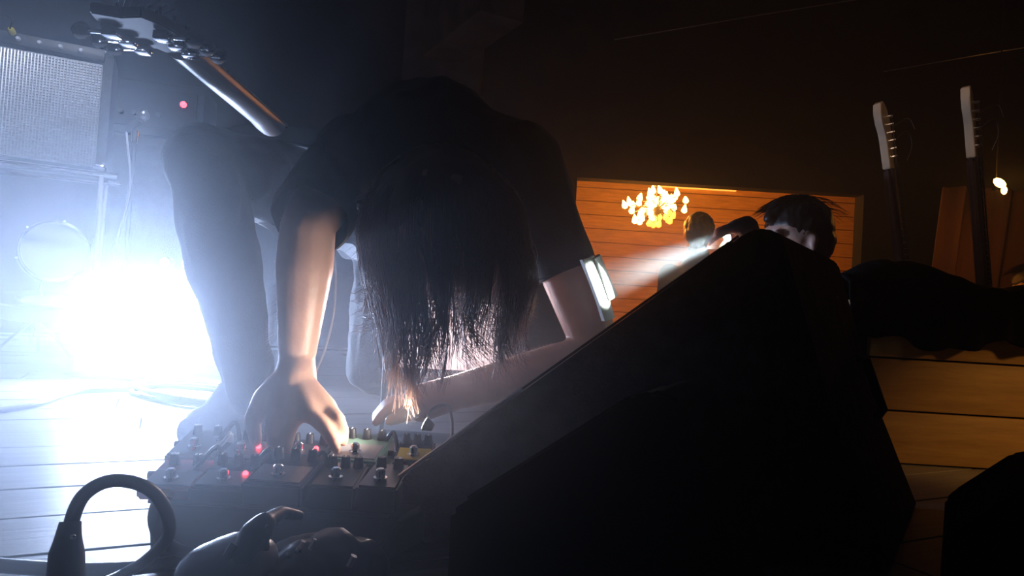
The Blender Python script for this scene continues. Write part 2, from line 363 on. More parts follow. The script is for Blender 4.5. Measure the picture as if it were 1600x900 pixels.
nt.links.new(tc.outputs['Object'], ck.inputs['Vector']); nt.links.new(ck.outputs[0], rp.inputs[0]); nt.links.new(rp.outputs[0], pb.inputs['Base Color']); pb.inputs['Roughness'].default_value = 0.4
MT['grille'] = gm; gr = obj('grille', b, 'grille', t)
b = B()
for k in range(62):
    tube(b, [A(-0.63 + k * 0.0099, -0.002, 0.018), A(-0.63 + k * 0.0099, -0.002, 0.392)], 0.0022, 4)
for k in range(38):
    tube(b, [A(-0.632, -0.0015, 0.02 + k * 0.0099), A(-0.024, -0.0015, 0.02 + k * 0.0099)], 0.0014, 4)
tag(obj('weave', b, 'steel', gr), kind='stuff')
b = B(); box(b, A(-0.33, -0.002, 0.43), (0.62, 0.02, 0.042), rot=arot, bev=0.002); cpn = obj('control_panel', b, 'black', t)
for k in range(9):
    q = A(-0.60 + k * 0.063, -0.02, 0.43)
    b = B(); tube(b, [q + w * 0.012, q, q - w * 0.006], [0.009, 0.008, 0.005], 10); obj('knob', b, 'pale', cpn)
q = A(-0.30, -0.025, 0.445); tb('plug', [q, q - w * 0.03, q - w * 0.045], [0.011, 0.011, 0.006], 'yellow', t)
tb('jack_cable', smooth_path([q - w * 0.045, q - w * 0.08 + Vector((0, 0, 0.03)), q - u * 0.12 - w * 0.07 + Vector((0, 0, 0.04)), q - u * 0.4 - w * 0.05 + Vector((0, 0, 0.03))]), 0.003, 'rubber', t)
for sx in (-0.65, -0.01):
    for sz in (0.012, AH - 0.012):
        b = B(); box(b, A(sx, 0.012, sz), (0.045, 0.03, 0.03), rot=arot, bev=0.008); obj('corner_cap', b, 'chrome', t)
b = B(); box(b, A(-0.33, 0.12, AH + 0.012), (0.2, 0.03, 0.014), rot=arot, bev=0.004); obj('handle', b, 'black', t)
t = thing('amplifier_stand', 'chrome tubular stand with white legs carrying the combo amplifier', 'stand', (A(-0.33, 0.12, 0).x, A(-0.33, 0.12, 0).y, 0))
tb('rail', [A(-0.7, -0.015, -0.014), A(0.05, -0.015, -0.014)], 0.012, 'chrome', t)
tb('rail', [A(-0.7, 0.22, -0.014), A(0.05, 0.22, -0.014)], 0.012, 'chrome', t)
for sx in (-0.62, -0.48, 0.0):
    q0 = A(sx, -0.015, -0.02); q1 = A(sx, 0.22, -0.02)
    tb('leg', [q0, Vector((q0.x, q0.y, 0)) + w * 0.12], 0.009, 'pale', t); tb('leg', [q1, Vector((q1.x, q1.y, 0)) - w * 0.1], 0.009, 'pale', t)
# tall dark cabinet beside the amp with red pilot lamp
CQ = P(247, 300, 2.9)
t = thing('speaker_cabinet', 'tall dark speaker cabinet with a red pilot lamp, right of the combo amplifier', 'speaker', (CQ.x - 0.2, CQ.y + 0.1, 0))
rq = Matrix.Rotation(math.radians(12), 3, 'Z')
b = B(); box(b, (CQ.x - 0.16, CQ.y + 0.22, 0.46), (0.52, 0.34, 0.92), rot=rq, bev=0.012); obj('cabinet', b, 'tolex', t)
b = B(); box(b, Vector((CQ.x - 0.16, CQ.y + 0.22, 0.46)) + rq @ Vector((0, -0.172, 0)), (0.46, 0.006, 0.84), rot=rq, bev=0.002); obj('grille', b, 'carpet', t)
hq = Vector((CQ.x - 0.16, CQ.y + 0.2, 1.05))
t = thing('bass_amplifier', 'dark amplifier head with a glowing red pilot lamp on the tall speaker cabinet', 'amplifier', (hq.x, hq.y, 0.92))
b = B(); box(b, hq, (0.50, 0.26, 0.24), rot=rq, bev=0.012); obj('cabinet', b, 'tolex', t)
b = B(); box(b, hq + rq @ Vector((0, -0.132, 0)), (0.44, 0.008, 0.17), rot=rq, bev=0.002); fp = obj('front_panel', b, 'black', t)
for k in range(6):
    q = hq + rq @ Vector((-0.18 + 0.05 * k, -0.14, -0.03)); tb('knob', [q, q + rq @ Vector((0, -0.014, 0))], 0.011, 'darkgrey', fp)
LQ = P(240, 119, (P(240, 119, 1) - CAM).length and 2.86)
ql = hq + rq @ Vector((0.165, -0.139, 0.03))
b = B(); ball(b, ql, 0.014, sub=2); obj('pilot_lamp', b, 'led_red', fp)
# microphone on stand
mp = P(212, 200, 2.3)
t = thing('microphone_stand', 'slim microphone stand left of the guitarist, with a chrome microphone on top', 'microphone stand', (mp.x, mp.y, 0))
b = B(); lathe(b, [(0.10, 0), (0.10, 0.01), (0.03, 0.02), (0.012, 0.03)], Matrix.Translation((mp.x, mp.y, 0))); obj('base', b, 'black', t)
tb('pole', [(mp.x, mp.y, 0.02), (mp.x, mp.y, mp.z - 0.04)], 0.007, 'black', t)
tb('clip', [(mp.x, mp.y, mp.z - 0.05), (mp.x, mp.y, mp.z - 0.01)], [0.01, 0.014], 'chrome', t)
t2 = thing('microphone', 'chrome-headed microphone clipped on the slim stand', 'microphone', (mp.x, mp.y, mp.z - 0.01))
tb('handle', [mp + Vector((-0.03, 0, -0.012)), mp + Vector((0.01, 0, 0.03))], [0.009, 0.014], 'black', t2)
b = B(); ball(b, mp + Vector((0.022, 0, 0.045)), 0.021, sub=2); obj('mesh_head', b, 'steel', t2)
pts = smooth_path([mp + Vector((-0.03, 0, -0.015)), P(203, 290, 2.28), P(185, 370, 2.25), P(172, 450, 2.2), P(168, 520, 2.2), PZ(160, 575, 0.004)])
tag(tb('microphone_cable', pts, 0.0035, 'strap', None, 6), 'pale thin cable hanging from the microphone to the floor', 'cable')
# drum
dc = P(85, 392, 2.75)
t = thing('floor_tom', 'round drum standing in the haze below the combo amplifier', 'drum', (dc.x, dc.y, 0))
dm = Matrix.Translation(dc) @ (CAM - dc + Vector((0.4, 0, 0.3))).to_track_quat('Z', 'Y').to_matrix().to_4x4()
b = B(); lathe(b, [(0.118, -0.16), (0.118, -0.002)], dm, 32); obj('shell', b, 'navy', t)
b = B(); lathe(b, [(0.112, 0.0), (0.112, 0.004)], dm, 32); obj('head', b, 'drumskin', t)
b = B(); lathe(b, [(0.113, 0.002), (0.124, 0.006), (0.126, -0.012), (0.120, -0.014)], dm, 32); obj('hoop', b, 'chrome', t)
for k in range(6):
    a = k * PI / 3 + 0.3; q = dm @ Vector((0.128 * math.cos(a), 0.128 * math.sin(a), -0.01)); q2 = dm @ Vector((0.128 * math.cos(a), 0.128 * math.sin(a), -0.09))
    tb('lug', [q, q2], 0.005, 'chrome', t, 6)
for a in (-0.10, 0.1, 0.0):
    tb('leg', [dc + Vector((a, 0.10, -0.04)), (dc.x + a * 1.5, dc.y + 0.12 + (0.1 if a == 0 else 0), 0.0)], 0.006, 'chrome', t, 6)
t = thing('snare_drum', 'shallow drum on a low chrome stand under the hazy round drum', 'drum', (P(60, 470, 2.5).x, P(60, 470, 2.5).y, 0))
sc = P(60, 470, 2.5); sm = Matrix.Translation(sc) @ Euler((0.15, 0.1, 0)).to_matrix().to_4x4()
b = B(); lathe(b, [(0.14, -0.05), (0.14, 0.0)], sm, 32); obj('shell', b, 'grey', t)
b = B(); lathe(b, [(0.142, -0.004), (0.147, 0.0), (0.147, 0.008), (0.141, 0.01)], sm, 32); obj('hoop', b, 'chrome', t)
for k in range(3):
    a = k * 2 * PI / 3; tb('leg', [sc + Vector((0, 0, -0.06)), (sc.x + 0.14 * math.cos(a), sc.y + 0.14 * math.sin(a), 0)], 0.006, 'chrome', t, 6)
# two white reflections above the flood lamp, shaped as glowing bulbs
for i, (px, py, lab) in enumerate([(257, 410, 'small glowing bulb standing in for a white reflection above the flood lamp, left one of two'), (291, 412, 'small glowing bulb standing in for a white reflection above the flood lamp, right one of two')]):
    q = P(px, py, 2.6); t = thing('reflection_bulb', lab, 'lamp', (q.x, q.y, 0), 'reflection stand-ins above the flood lamp')
    b = B(); ball(b, q, 0.017, (1, 0.7, 1), sub=2); obj('bulb', b, 'reflection_white', t)
    b = B(); lathe(b, [(0.012, 0), (0.026, 0.03)], Matrix.Translation(q) @ Euler((-PI / 2, 0, 0)).to_matrix().to_4x4(), 16); obj('reflection_cup', b, 'black', t)
    tb('pole', [q + Vector((0, 0.02, 0)), (q.x, q.y + 0.02, 0)], 0.004, 'black', t, 6)
    b = B(); lathe(b, [(0.028, 0), (0.028, 0.008), (0.01, 0.014)], Matrix.Translation((q.x, q.y + 0.02, 0)), 16); obj('base', b, 'black', t)
# floor cable with coil
def fz(px, py, z=0.006): return PZ(px, py, z)
pts = smooth_path([fz(-40, 648), fz(60, 630), fz(120, 612), fz(200, 607), fz(260, 601), fz(330, 604), fz(385, 613), fz(370, 631), fz(300, 631), fz(240, 622), fz(205, 612), fz(250, 604, .014), fz(340, 610, .014), fz(378, 620, .014), fz(320, 627, .014), fz(240, 614, .016), fz(208, 600, .014), fz(240, 596, .01), fz(330, 600, .008), fz(420, 610, .007)], 10)
tag(tb('stage_cable', pts, 0.0065, 'rubber', None, 8), 'dark cable running across the boards from the left edge into a coil by the shoe', 'cable')

# ================================================================ GUITARIST
G = thing('guitarist', 'guitarist in black t-shirt crouching with long hair hanging over the pedals', 'person', (P(520, 600, 1.4).x, 1.35, 0))
head = P(690, 345, 0.99); neck = P(690, 290, 1.09); chest = P(672, 248, 1.24); mid = P(630, 262, 1.42); pel = P(590, 330, 1.6)
shL = P(556, 238, 1.20); elL = P(482, 350, .95); wrL = P(464, 560, .985)
shR = P(812, 250, 1.16); elR = P(940, 560, 1.12); wrR = P(715, 612, 1.08); haR = P(655, 630, 1.06)
hipL = P(545, 325, 1.58); knL = P(318, 254, 1.20); anL = P(392, 612, 1.25)
hipR = P(630, 350, 1.62); knR = P(585, 572, 1.66); anR = P(700, 590, 2.02); toR = anR + Vector((0.06, 0.12, -0.07))
palm = P(462, 610, 1.07)
caps = [
    [(pel, .12), (mid, .115), (chest, .125)], [(shL, .055), (chest, .10), (shR, .055)], [(chest, .08), (neck, .055), (head, .05)],
    [(shL, .052), (shL.lerp(elL, .5), .046), (elL, .038), (elL.lerp(wrL, .3), .040), (wrL, .026)],
    [(shR, .052), (shR.lerp(elR, .5), .045), (elR, .040), (elR.lerp(wrR, .3), .042), (wrR, .028), (haR, .03)],
    [(hipL, .085), (hipL.lerp(knL, .5), .07), (knL, .052), (knL.lerp(anL, .35), .05), (anL, .033)],
    [(hipR, .085), (hipR.lerp(knR, .5), .07), (knR, .052), (knR.lerp(anR, .35), .05), (anR, .033), (toR, .03)],
]
# head bowed: crown to the viewer and floor, face turned down towards the chest
hd = (head - neck).normalized(); face = Vector((-0.15, 0.75, -0.6)).normalized()
caps += [[(head + hd * 0.0, .078), (head + hd * 0.05, .080)], [(head - face * 0.02, .086)], [(head + face * 0.045 - hd * .02, .058), (head + face * 0.06 - hd * 0.06, .035)]]
caps += [[(head + face * 0.10 - hd * 0.0, .011), (head + face * 0.118 - hd * 0.028, .013)]]           # nose
for s in (-1, 1):
    side = hd.cross(face).normalized() * s
    caps += [[(head + side * .078 - hd * .01, .013), (head + side * .08 - hd * .035, .010)], [(head + face * .095 + side * .03 + hd * .008, .012)]]
# hand on the pedals: palm hanging from wrist, thumb to the left, four spread fingers
kn = [P(430, 642, .935), P(458, 652, .925), P(488, 648, .925), P(512, 638, .94)]
wp = P(462, 592, .965)
caps += [[(wrL, .026), (wp, .030)]]
for k in kn: caps += [[(wp, .021), (k, .0145)]]
fing = [[kn[0], P(424, 674, .905), P(426, 694, .89), P(430, 708, .885)],
        [kn[1], P(450, 682, .90), P(445, 702, .88), P(447, 716, .875)],
        [kn[2], P(509, 670, .90), P(521, 690, .885), P(527, 704, .88)],
        [kn[3], P(529, 656, .92), P(537, 676, .905), P(537, 692, .90)]]
for f in fing: caps += [[(f[0], .0120), (f[1], .0100), (f[2], .0085), (f[3], .0068)]]
caps += [[(P(445, 592, .965), .019), (P(412, 620, .95), .0145), (P(394, 656, .93), .0118), (P(400, 690, .91), .009)]]
# right hand on the board edge
for i in range(4):
    bse = haR + Vector((0.0, (i - 1.5) * 0.02, 0.0)); t1 = bse + Vector((-0.04 - .004 * i, 0, -0.006)); t2_ = t1 + Vector((-0.02, 0, -0.022))
    caps += [[(haR, .02), (bse, .014), (t1, .010), (t2_, .0075)]]
caps += [[(haR, .02), (haR + Vector((-0.01, -0.045, -0.01)), .012), (haR + Vector((-0.035, -0.055, -0.02)), .009)]]
me = flesh(caps, 0.0042, 5)
body = obj('body', me, 'skin', G)
# t-shirt
slL = shL.lerp(elL, .93); slR = shR.lerp(elR, .55)
caps = [[(pel + Vector((0, -.04, .01)), .135), (mid, .140), (chest + Vector((0, 0, 0)), .148)], [(shL, .066), (chest, .12), (shR, .070)], [(chest, .09), (neck.lerp(chest, .45), .075)],
        [(shL, .066), (shL.lerp(elL, .4), .062), (slL, .056)], [(shR, .070), (shR.lerp(elR, .35), .060), (slR, .052)]]
me = flesh(caps, 0.0065, 8, fold=0.006, fscale=11, seed=3)
# cut sleeve ends flat so they end cleanly in a hem
bm = B(); bm.from_mesh(me)
for q, d in ((slL, (elL - shL).normalized()), (slR, (elR - shR).normalized())):
    vs = [v for v in bm.verts if (v.co - q).length < 0.075]
    gm_ = list(set(vs) | {e for v in vs for e in v.link_edges} | {f for v in vs for f in v.link_faces})
    bmesh.ops.bisect_plane(bm, geom=gm_, plane_co=q + d * 0.012, plane_no=d, clear_outer=True)
bm.to_mesh(me); bm.free()
shirt = obj('t_shirt', me, 'shirt', G)
# trousers
caps = [[(pel, .13), (pel + Vector((0, -.07, -.03)), .10)],
        [(hipL, .10), (hipL.lerp(knL, .5), .088), (knL, .066), (knL.lerp(anL, .25), .064), (knL.lerp(anL, .6), .056), (knL.lerp(anL, .92), .046), (anL, .047)],
        [(hipR, .10), (hipR.lerp(knR, .5), .086), (knR, .068), (knR.lerp(anR, .3), .064), (anR, .046)]]
me = flesh(caps, 0.0065, 6, fold=0.008, fscale=13, seed=11)
obj('trousers', me, 'denim', G)
# shoes
def shoe(heel, toe, label=None):
    d = (toe - heel); d.z = 0; L = d.length; d.normalize(); s = Vector((-d.y, d.x, 0))
    def q(a, b_, z): return Vector((heel.x, heel.y, 0)) + d * a * L + s * b_ + Vector((0, 0, z))
    caps = [[(q(.08, 0, .045), .036), (q(.5, 0, .042), .034), (q(.8, 0, .034), .036), (q(.93, 0, .028), .028)],
            [(q(.16, 0, .10), .040), (q(.12, 0, .06), .038)], [(q(.16, 0, .11), .038), (q(.55, 0, .062), .030)]]
    me = flesh(caps, 0.005, 5, fold=0.003, fscale=30, seed=5)
    for v in me.vertices: v.co.z = max(v.co.z, 0.012)
    r = obj('shoe', me, 'shoe', G)
    b = B(); pr = []
    for k in range(20):
        a = 2 * PI * k / 20; x = 0.5 + 0.5 * math.cos(a); wd = 0.040 if x > .6 else 0.034
        pr.append(q(x * 1.03 - .015, math.sin(a) * wd, 0.0005))
    prism(b, pr, (0, 0, 0.02), 0.003); obj('sole', b, 'sole', r)
    for k in range(5):
        c = q(.33 + .09 * k, 0, .104 - .011 * k); tb('lace', [c - s * .022, c + Vector((0, 0, .003)), c + s * .022], 0.0025, 'pale', r, 5)
shoe(PZ(398, 688), PZ(292, 700))
toR2 = Vector((anR.x + .03, anR.y + 0.0, 0)); shoe(toR2, toR2 + Vector((0.12, 0.2, 0)))
# cloth band on the upper arm, torch-lit
ax = (elR - shR).normalized(); bc = shR.lerp(elR, .90)
side = cr * math.cos(0.35) + cu * math.sin(0.35)
b = B()
def band(pl_, pr_, th_=.002, dep=.045):
    n = len(pl_); bb = B(); rr = []
    for a, c in zip(pl_, pr_): rr.append([bb.verts.new(a), bb.verts.new(a.lerp(c, .5) + Vector((.002, -.003, 0))), bb.verts.new(c), bb.verts.new(c + Vector((-.004, .006, 0))), bb.verts.new(a + Vector((-.004, .006, 0)))])
    for a, c in zip(rr, rr[1:]):
        for q in range(5): bb.faces.new((a[q], a[(q + 1) % 5], c[(q + 1) % 5], c[q]))
    bb.faces.new(rr[0][::-1]); bb.faces.new(rr[-1]); return bb
ab = obj('armband', band([P(910, 406, 1.045), P(924, 440, 1.035), P(935, 470, 1.03), P(945, 502, 1.025)], [P(928, 399, 1.105), P(942, 436, 1.10), P(952, 466, 1.095), P(961, 496, 1.09)]), 'white_cloth', G); tag(ab, 'white cloth band at the elbow')
obj('loose_end', band([P(931, 403, 1.085), P(940, 428, 1.08), P(952, 470, 1.075)], [P(938, 397, 1.14), P(949, 424, 1.135), P(965, 461, 1.13)]), 'white_cloth', ab)
# earring
b = B(); ball(b, P(560, 321, .955), 0.0055, (0.7, 1, 1.3), sub=2); ear = obj('earring', b, 'chrome', G)
# hair: skull cap + locks of strands
down = Vector((0, 0, -1))
capm = flesh([[(head + cu * .012, .100), (head + hd * .03, .092)], [(neck, .062), (head, .09)], [(head - cu * .03, .085), (head - cu * .065 + fw * .01, .05)]], 0.006, 6, fold=0.005, fscale=30, seed=2)
hair = obj('hair', capm, 'hair', G)
V = []; FC = []
def strand(pts, r0_, r1_):
    base = len(V); n = len(pts)
    for i, p in enumerate(pts):
        t_ = (pts[min(i + 1, n - 1)] - pts[max(i - 1, 0)]).normalized(); x, y = frame_of(t_)
        r = r0_ + (r1_ - r0_) * i / (n - 1)
        for a in (0, 2.094, 4.189): V.append(p + (x * math.cos(a) + y * math.sin(a)) * r)
    for i in range(n - 1):
        for j in range(3):
            a = base + i * 3 + j; b_ = base + i * 3 + (j + 1) % 3
            FC.append((a, b_, b_ + 3, a + 3))
def locks(nl, ns, seed):
    rnd = random.Random(seed)
    for L in range(nl):
        th = rnd.uniform(0, 2 * PI) if rnd.random() < .45 else rnd.uniform(PI, 2 * PI)   # sin<0 is the side towards the viewer
        fx = .5 + .5 * math.cos(th); dn = math.sin(th)
        r0q = rnd.uniform(.15, .75)
        x0 = 690 + math.cos(th) * 105 * r0q; y0 = 300 - (1 - r0q) * 55 + rnd.uniform(-8, 8); dd0 = .99 + dn * .10 * r0q
        x1 = 692 + math.cos(th) * 126; y1 = 372 + rnd.uniform(-12, 12); dd1 = .99 + dn * .118
        tipx = 614 + fx * 150 + rnd.gauss(0, 15); tipy = 626 - abs(fx - 0.12) * 95 + rnd.gauss(0, 20) - rnd.random() ** 1.6 * 130
        if fx > 0.84: tipx = 768 + rnd.gauss(8, 14); tipy = rnd.uniform(455, 590)
        if fx < 0.08: tipy = rnd.uniform(430, 610); tipx = 572 + (tipy - 430) * .3
        curl = rnd.uniform(4, 24) if fx > .55 else rnd.uniform(-8, 10)
        dd2 = .985 + dn * .085 + rnd.uniform(-.012, .012); sw = rnd.uniform(-10, 16) + 14 * fx
        for s in range(ns):
            jx, jy, jd = rnd.gauss(0, 5), rnd.gauss(0, 5), rnd.gauss(0, .004)
            ex, ey = rnd.gauss(0, 5), rnd.gauss(0, 14); ph = rnd.uniform(0, .6)
            pts = []
            for i in range(15):
                q = i / 14
                if q < .3:
                    k = q / .3; e = math.sin(k * PI / 2); x = x0 + (x1 - x0) * e + jx; y = y0 + (y1 - y0) * (1 - math.cos(k * PI / 2)) + jy; d = dd0 + (dd1 - dd0) * e + jd
                else:
                    k = (q - .3) / .7; x = x1 + jx + (tipx + ex - x1 - jx) * k ** 1.25 + sw * math.sin(PI * k) + curl * max(0, k - .65) ** 2 * 14 + 2.5 * math.sin(k * 8 + ph + L) * k
                    y = y1 + jy + (tipy + ey - y1) * k - (curl * max(0, k - .75) ** 2 * 12 if curl > 0 else 0); d = dd1 + jd + (dd2 - dd1) * k
                pts.append(P(x, y, d))
            strand(pts, 0.00075, 0.00035)
locks(200, 10, 4)
# fly-away hairs at the left side of the head and curls on the right
rnd = random.Random(8)
for k in range(140):
    y0 = rnd.uniform(300, 520); x0 = 578 + rnd.uniform(-6, 10); L = rnd.uniform(10, 38); up = rnd.uniform(-.3, .6)
    strand([P(x0 - L * q, y0 + L * up * q * q, .97 + .02 * rnd.random() * q) for q in (0, .33, .66, 1)], .0003, .00015)
for k in range(260):
    y0 = rnd.uniform(370, 560); x0 = rnd.uniform(760, 815) - (y0 - 370) * .2; R = rnd.uniform(14, 40); a0_ = rnd.uniform(-.2, .3); dd = rnd.uniform(.93, 1.04)
    strand([P(x0 + R * math.sin(q * 1.9) * .9 - 10, y0 + R * 1.6 * q - R * .9 * max(0, q - .6) * 2 * a0_, dd) for q in [i / 7 for i in range(8)]], .0004, .0002)
me = bpy.data.meshes.new('strands'); me.from_pydata([tuple(v) for v in V], [], FC)
tag(obj('strands', me, 'hair', hair), kind='stuff')
# fine hairs on the lit forearm edges
V = []; FC = []
def fuzz(pA, pB, r, n, off, ln):
    for k in range(n):
        q = rnd.random(); c = pA.lerp(pB, q); o_ = (off + Vector((rnd.uniform(-.4, .4), rnd.uniform(-.6, .6), rnd.uniform(-.3, .3)))).normalized()
        p0 = c + o_ * r; dd = (o_ + (pB - pA).normalized() * rnd.uniform(.4, 1.1)).normalized()
        strand([p0, p0 + dd * ln * .5, p0 + dd * ln + Vector((0, 0, -.001))], .00022, .0001)
fuzz(shL.lerp(elL, .9), elL.lerp(wrL, .9), .037, 380, -cr, .011)
fuzz(elR.lerp(wrR, .3), haR, .036, 380, cu, .010)
me = bpy.data.meshes.new('arm_hair'); me.from_pydata([tuple(v) for v in V], [], FC)
tag(obj('arm_hair', me, 'body_hair', G), kind='stuff')

# ---------------------------------------------------------------- guitar slung over the guitarist (neck pointing at the camera)
nut = P(284, 74, 1.0); heel = P(425, 196, 1.46)
nd = (nut - heel).normalized(); sd = nd.cross(Vector((0, 0, 1))).normalized(); un = sd.cross(nd).normalized()
GR = Matrix((sd, nd, un)).transposed()
def Gp(x, y, z): return heel + sd * x + nd * y + un * z
NL = (nut - heel).length
t = thing('electric_guitar', 'dark electric guitar slung on the crouching guitarist, headstock at the upper left', 'guitar', heel)
b = B(); rings = []
for i in range(13):
    y = NL * i / 12; wd = .029 - .0065 * i / 12; rings.append([b.verts.new(Gp(wd * math.cos(a), y, -0.019 * max(0, -math.sin(a)) * (1.25 if i < 2 else 1) + (0.0 if math.sin(a) <= 0 else 0.002))) for a in [PI + PI * j / 12 for j in range(13)]])
for a, c in zip(rings, rings[1:]):
    for j in range(12): b.faces.new((a[j], a[j + 1], c[j + 1], c[j]))
    b.faces.new((a[-1], a[0], c[0], c[-1]))
b.faces.new(rings[0]); b.faces.new(rings[-1][::-1]); nk = obj('neck', b, 'mahogany', t)
b = B(); prism(b, [Gp(-.030, -.02, .001), Gp(.030, -.02, .001), Gp(.0225, NL, .001), Gp(-.0225, NL, .001)], un * .006, .001); obj('fretboard', b, 'rosewood', t)
b = B()
for k in range(20):
    y = NL * (1 - (1 - 2 ** (-k / 12)) * 1.32)
    if y > 0: wd = .029 - .0065 * y / NL; tube(b, [Gp(-wd, y, .0078), Gp(wd, y, .0078)], .0011, 5)
tag(obj('frets', b, 'darkgrey', t), kind='stuff')
HL = .185
hp = [(-.022, 0), (-.026, .02), (-.046, .045), (-.042, .15), (-.030, HL), (0, HL - .012), (.030, HL), (.042, .15), (.046, .045), (.026, .02), (.022, 0)]
b = B(); prism(b, [Gp(x, NL + y, -.010 - y * .10) for x, y in hp], un * .014, .002); hs = obj('headstock', b, 'lacquer', t)
for s in (-1, 1):
    for k in range(3):
        y = NL + .045 + k * .042; c = Gp(s * .032, y, -.018 - (y - NL) * .10)
        b = B(); box(b, c, (.022, .020, .014), rot=GR, bev=.004); hsg = obj('tuner', b, 'chrome', hs)
        q1 = Gp(s * .044, y, -.018 - (y - NL) * .10); q2 = Gp(s * .062, y, -.018 - (y - NL) * .10)
        tb('tuner_shaft', [q1, q2], .003, 'chrome', hs, 6)
        b = B(); ball(b, Gp(s * .070, y, -.018 - (y - NL) * .10), .012, (1.05, .42, 1.0), rot=GR, sub=2); obj('tuner_button', b, 'chrome', hs)
        q = Gp(s * .026, y, .006 - (y - NL) * .10); tb('string_post', [q, q + un * .014], .003, 'chrome', hs, 6)
b = B()
for k in range(6):
    x = (-1 + 2 * k / 5); s = -1 if k < 3 else 1; kk = k if k < 3 else 5 - k
    tube(b, [Gp(x * .025, -.35, .014), Gp(x * .018, NL, .010), Gp(s * .026, NL + .045 + kk * .042, .008 - .1 * (.045 + kk * .042))], .0005, 4)
tag(obj('strings', b, 'steel', t), kind='stuff')
V = []; FC = []
for k in range(8):                                       # untrimmed string ends at the tuners
    q = Gp(.03, NL + .05 + .012 * k, .012); strand([q, q + Vector((.02, -.005 * k, .012)), q + Vector((.045 + .003 * k, -.01, .02 + .004 * k))], .0005, .0004)
me = bpy.data.meshes.new('string_ends'); me.from_pydata([tuple(v) for v in V], [], FC); tag(obj('string_ends', me, 'steel', hs), kind='stuff')
bp = []
for k in range(40):
    a = 2 * PI * k / 40; y = -.20 - .20 * math.cos(a) * -1; x = math.sin(a) * (.165 - .035 * math.cos(2 * a) - .03 * math.cos(a) * -1)
    bp.append(Gp(x * (.85 if y > -.2 else 1.0), y - .02 - .0, -.032))
b = B(); prism(b, bp, un * .042, .005); obj('guitar_body', b, 'lacquer', t)
for y in (-.10, -.18):
    b = B(); box(b, Gp(0, y, .014), (.08, .035, .012), rot=GR, bev=.003); obj('pickup', b, 'black', t)
b = B(); box(b, Gp(0, -.27, .016), (.08, .02, .014), rot=GR, bev=.003); obj('bridge', b, 'chrome', t)
# strap: pale ribbon under the torso, edge towards the lamp
pth = smooth_path([P(365, 312, 1.36), P(400, 338, 1.34), P(440, 366, 1.31), P(478, 374, 1.28), P(515, 380, 1.25), P(545, 390, 1.16), P(566, 404, 1.08)], 6)
b = B(); pr = None
for i, p in enumerate(pth):
    hgt = .006 + .006 * math.sin(i * .35) ** 2; row = [b.verts.new(p + Vector((0, 0, hgt))), b.verts.new(p + Vector((0.0, .03, hgt * 1.6))), b.verts.new(p + Vector((0, .03, -hgt))), b.verts.new(p - Vector((0, 0, hgt)))]
    if pr:
        for j in range(4): b.faces.new((pr[j], pr[(j + 1) % 4], row[(j + 1) % 4], row[j]))
    else: b.faces.new(row)
    pr = row
b.faces.new(pr[::-1]); tag(obj('guitar_strap', b, 'strap'), 'pale guitar strap pulled tight behind the guitarist\'s bare forearm', 'strap')
pts = smooth_path([P(520, 384, 1.24), P(524, 430, 1.2), P(521, 490, 1.18), P(508, 545, 1.17), P(488, 596, 1.16), P(484, 640, 1.14), PZ(500, 668, .06)])
tag(tb('instrument_cable', pts, .0022, 'strap', None, 6), 'thin pale instrument cable dropping from the strap to the pedals beside the forearm', 'cable')

# ================================================================ PEDALBOARD
YF = .755
bl = PD(246, .78, 0).x; br0, br1 = -.128, .0
t = thing('pedalboard', 'black sloped pedalboard under the guitarist\'s hand', 'pedalboard', (bl / 2 - .06, .86, 0))
b = B(); sec = [(.700, .0), (YF, .042), (.985, .056), (.995, 0)]
v0 = [b.verts.new((bl + (.035 if i == 0 else 0), y, z)) for i, (y, z) in enumerate(sec)]; v1 = [b.verts.new((br0 + (y - .70) * .45, y, z)) for y, z in sec]
b.faces.new(v0[::-1]); b.faces.new(v1)
for i in range(4): b.faces.new((v0[i], v0[(i + 1) % 4], v1[(i + 1) % 4], v1[i]))
bmesh.ops.bevel(b, geom=list(b.edges), offset=.006, segments=2, affect='EDGES'); obj('frame', b, 'black', t)
b = B(); tube(b, [(bl + .004, YF, .0430), (bl + .12, YF - .002, .0448), (-.12, YF, .0430)], .0022, 8); obj('front_trim', b, 'darkgrey', t)
bslope = math.atan2(.014, .23)
def board_z(y): return .042 + (y - YF) * .014 / .23
